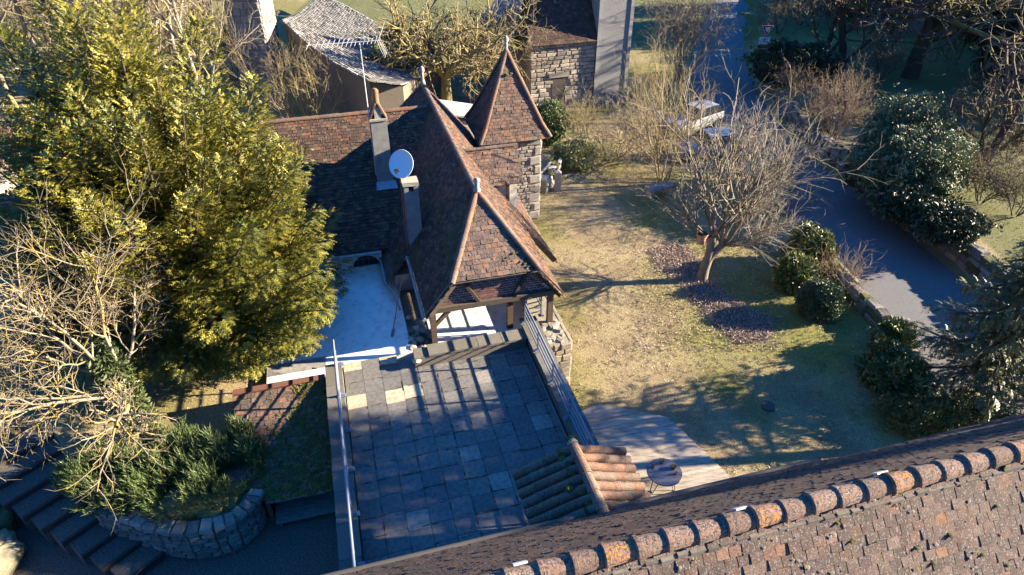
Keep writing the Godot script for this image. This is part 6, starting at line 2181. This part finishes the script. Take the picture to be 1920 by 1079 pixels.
func multi(called: String, label: String, at: Vector3, n: int, ln: float, spread: float, r: float, P: Dictionary, group := "") -> void:
	var st := []
	for i in n:
		var w := TAU * i / n + rf(-0.3, 0.3)
		var k := spread * rf(0.25, 1.0)
		st.append([Vector3(cos(w) * k, 1, sin(w) * k), ln * rf(0.75, 1.1), r, Vector3(cos(w) * 0.12, -0.1, sin(w) * 0.12)])
	bare_tree(called, label, at, st, P, "tree" if "tree" in called else ("grass" if "grass" in called else "shrub"), group)
func ivy_on(called: String, label: String, at: Vector3, pts: Array, r: float, n: int) -> void:
	var t := thing(called, label, "ivy", at)
	var xf := []; var cl := []
	for i in n:
		var f := rng.randf() * (pts.size() - 1.001)
		var k := int(f)
		var p: Vector3 = pts[k].lerp(pts[k + 1], f - k)
		var w := rf(0, TAU)
		var d := Vector3(cos(w), rf(-0.2, 0.4), sin(w))
		xf.append(Transform3D(look(d + rv(0.5), rf(0, 6)).scaled_local(Vector3.ONE * rf(0.18, 0.34)), p + d * r * rf(0.5, 1.0)))
		cl.append(mixc(Color(0.03, 0.05, 0.015), Color(0.11, 0.13, 0.05), rng.randf()))
	baked(t, "leaves", MESH.leaves, M.glossy_leaf, xf, cl)
func build_shrubs() -> void:
	# laurels between lawn and road
	shrub("laurel_shrub", "glossy evergreen shrub with pale sunlit leaves above the leaf bed", G(1510, 500), Vector3(0.75, 0.75, 0.7), 1100, 0.3, Color(0.05, 0.075, 0.015), Color(0.17, 0.19, 0.05), "leaves", "glossy_leaf")
	shrub("laurel_shrub", "yellow-green evergreen shrub left of the round bush", G(1482, 540), Vector3(0.55, 0.65, 0.5), 800, 0.28, Color(0.06, 0.085, 0.015), Color(0.19, 0.20, 0.05), "leaves", "glossy_leaf")
	shrub("round_bush", "neat rounded dark green bush at the corner of the lawn", G(1530, 590), Vector3(0.72, 0.62, 0.65), 2200, 0.2, Color(0.025, 0.055, 0.02), Color(0.07, 0.11, 0.045), "small_leaves", "glossy_leaf", "shrub", "", 0.08)
	shrub("laurel_shrub", "small bright laurel beside the spruce at the roadside wall", G(1668, 660), Vector3(0.5, 0.5, 0.5), 420, 0.3, Color(0.04, 0.07, 0.012), Color(0.12, 0.15, 0.03), "leaves", "glossy_leaf")
	shrub("undergrowth_shrub", "low yellow-green undergrowth at the foot of the spruce", G(1720, 790), Vector3(1.1, 0.35, 0.8), 900, 0.22, Color(0.05, 0.07, 0.012), Color(0.13, 0.13, 0.025), "small_leaves", "leaf", "shrub", "", 0.5)
	shrub("undergrowth_shrub", "dark leafy undergrowth between the spruce and the tiled roof", G(1800, 815), Vector3(1.4, 0.5, 0.8), 1300, 0.24, Color(0.04, 0.06, 0.012), Color(0.12, 0.13, 0.03), "small_leaves", "leaf")
	shrub("undergrowth_shrub", "loose evergreen undergrowth at the lawn side of the spruce", G(1660, 720), Vector3(0.7, 0.6, 0.9), 900, 0.26, Color(0.03, 0.055, 0.012), Color(0.11, 0.13, 0.03), "leaves", "leaf")
	shrub("variegated_shrub", "pale cream-leaved sunlit shrub beside the grassy drive", G(1075, 312), Vector3(0.95, 0.6, 0.7), 1300, 0.26, Color(0.2, 0.2, 0.06), Color(0.42, 0.40, 0.17), "leaves", "leaf")
	shrub("green_shrub", "dark green shrub in the shade of the tower", G(1028, 262), Vector3(1.0, 0.9, 1.2), 1200, 0.3, Color(0.03, 0.06, 0.012), Color(0.08, 0.11, 0.025))
	shrub("ivy_mass", "tall ivy-covered shrub behind the wing ridge", G(735, 195, 0.5), Vector3(1.4, 1.6, 1.2), 2600, 0.32, Color(0.035, 0.06, 0.02), Color(0.13, 0.15, 0.06), "leaves", "glossy_leaf", "shrub", "", 0.5)
	shrub("ivy_mass", "second ivy-covered mass left of the tall chimney pot", G(668, 185, 0.5), Vector3(1.5, 1.1, 1.2), 2000, 0.32, Color(0.03, 0.055, 0.015), Color(0.09, 0.11, 0.04), "leaves", "glossy_leaf", "shrub", "", 0.5)
	shrub("ivy_mass", "ivy hanging over the near end of the slab-roofed barn", G(760, 150, 0.5), Vector3(2.0, 1.5, 1.0), 2200, 0.34, Color(0.04, 0.06, 0.015), Color(0.12, 0.14, 0.04), "leaves", "glossy_leaf", "shrub", "", 0.5)
	# big glossy ivy shrub across the road and the hedge running along the wall top
	shrub("ivy_shrub", "large evergreen ivy shrub glittering in the sun on the bank across the road", G(1690, 345, 1.1), Vector3(2.2, 2.2, 2.0), 7000, 0.27, Color(0.03, 0.05, 0.016), Color(0.20, 0.22, 0.10), "leaves", "leaf", "shrub", "", 0.45, [[Vector3(0, 1.2, 0), Vector3(2.1, 1.4, 2.1)], [Vector3(0.4, 1.6, -1.6), Vector3(1.6, 1.5, 1.6)], [Vector3(-1.2, 0.9, 0.8), Vector3(1.3, 0.9, 1.2)]])
	for e in [[1640, 350, 1.2, "ivy growing over the retaining wall below the ivy shrub"], [1700, 405, 1.15, "dark ivy hanging on the middle of the retaining wall"], [1765, 440, 1.0, "ivy patch on the near stretch of the retaining wall"]]:
		shrub("wall_ivy", e[3], G(e[0], e[1], 0.9), Vector3(1.3, 0.55, 1.1), 1500, 0.26, Color(0.018, 0.035, 0.012), Color(0.05, 0.06, 0.022), "leaves", "glossy_leaf", "ivy", "", 0.4)
	shrub("evergreen_bush", "dark evergreen bush at the far right edge beyond the oak", G(1890, 150, 1.0), Vector3(2.0, 2.2, 1.6), 2600, 0.36, Color(0.015, 0.03, 0.012), Color(0.05, 0.07, 0.025), "leaves", "glossy_leaf")
	shrub("evergreen_bush", "shaded evergreen hedge below the road sign", G(1480, 150, 0.8), Vector3(2.4, 1.0, 1.6), 2600, 0.34, Color(0.015, 0.03, 0.012), Color(0.045, 0.06, 0.022), "leaves", "leaf")
	multi("dry_grass_clump", "tall straw-coloured dry grass on the wall top across the road", G(1815, 430, 1.1), 14, 0.9, 0.6, 0.012, {levels = 1, kids = [6], up = [0.0, -0.05], bark = Color(0.3, 0.23, 0.11), tip = Color(0.36, 0.28, 0.14), rmin = 0.007})
	multi("dry_grass_clump", "straw-coloured reeds beside the far road verge", G(1424, 40, 0.6), 14, 1.6, 0.35, 0.015, {levels = 1, kids = [6], up = [0.0, -0.05], bark = Color(0.35, 0.27, 0.14), tip = Color(0.4, 0.32, 0.17), rmin = 0.012})
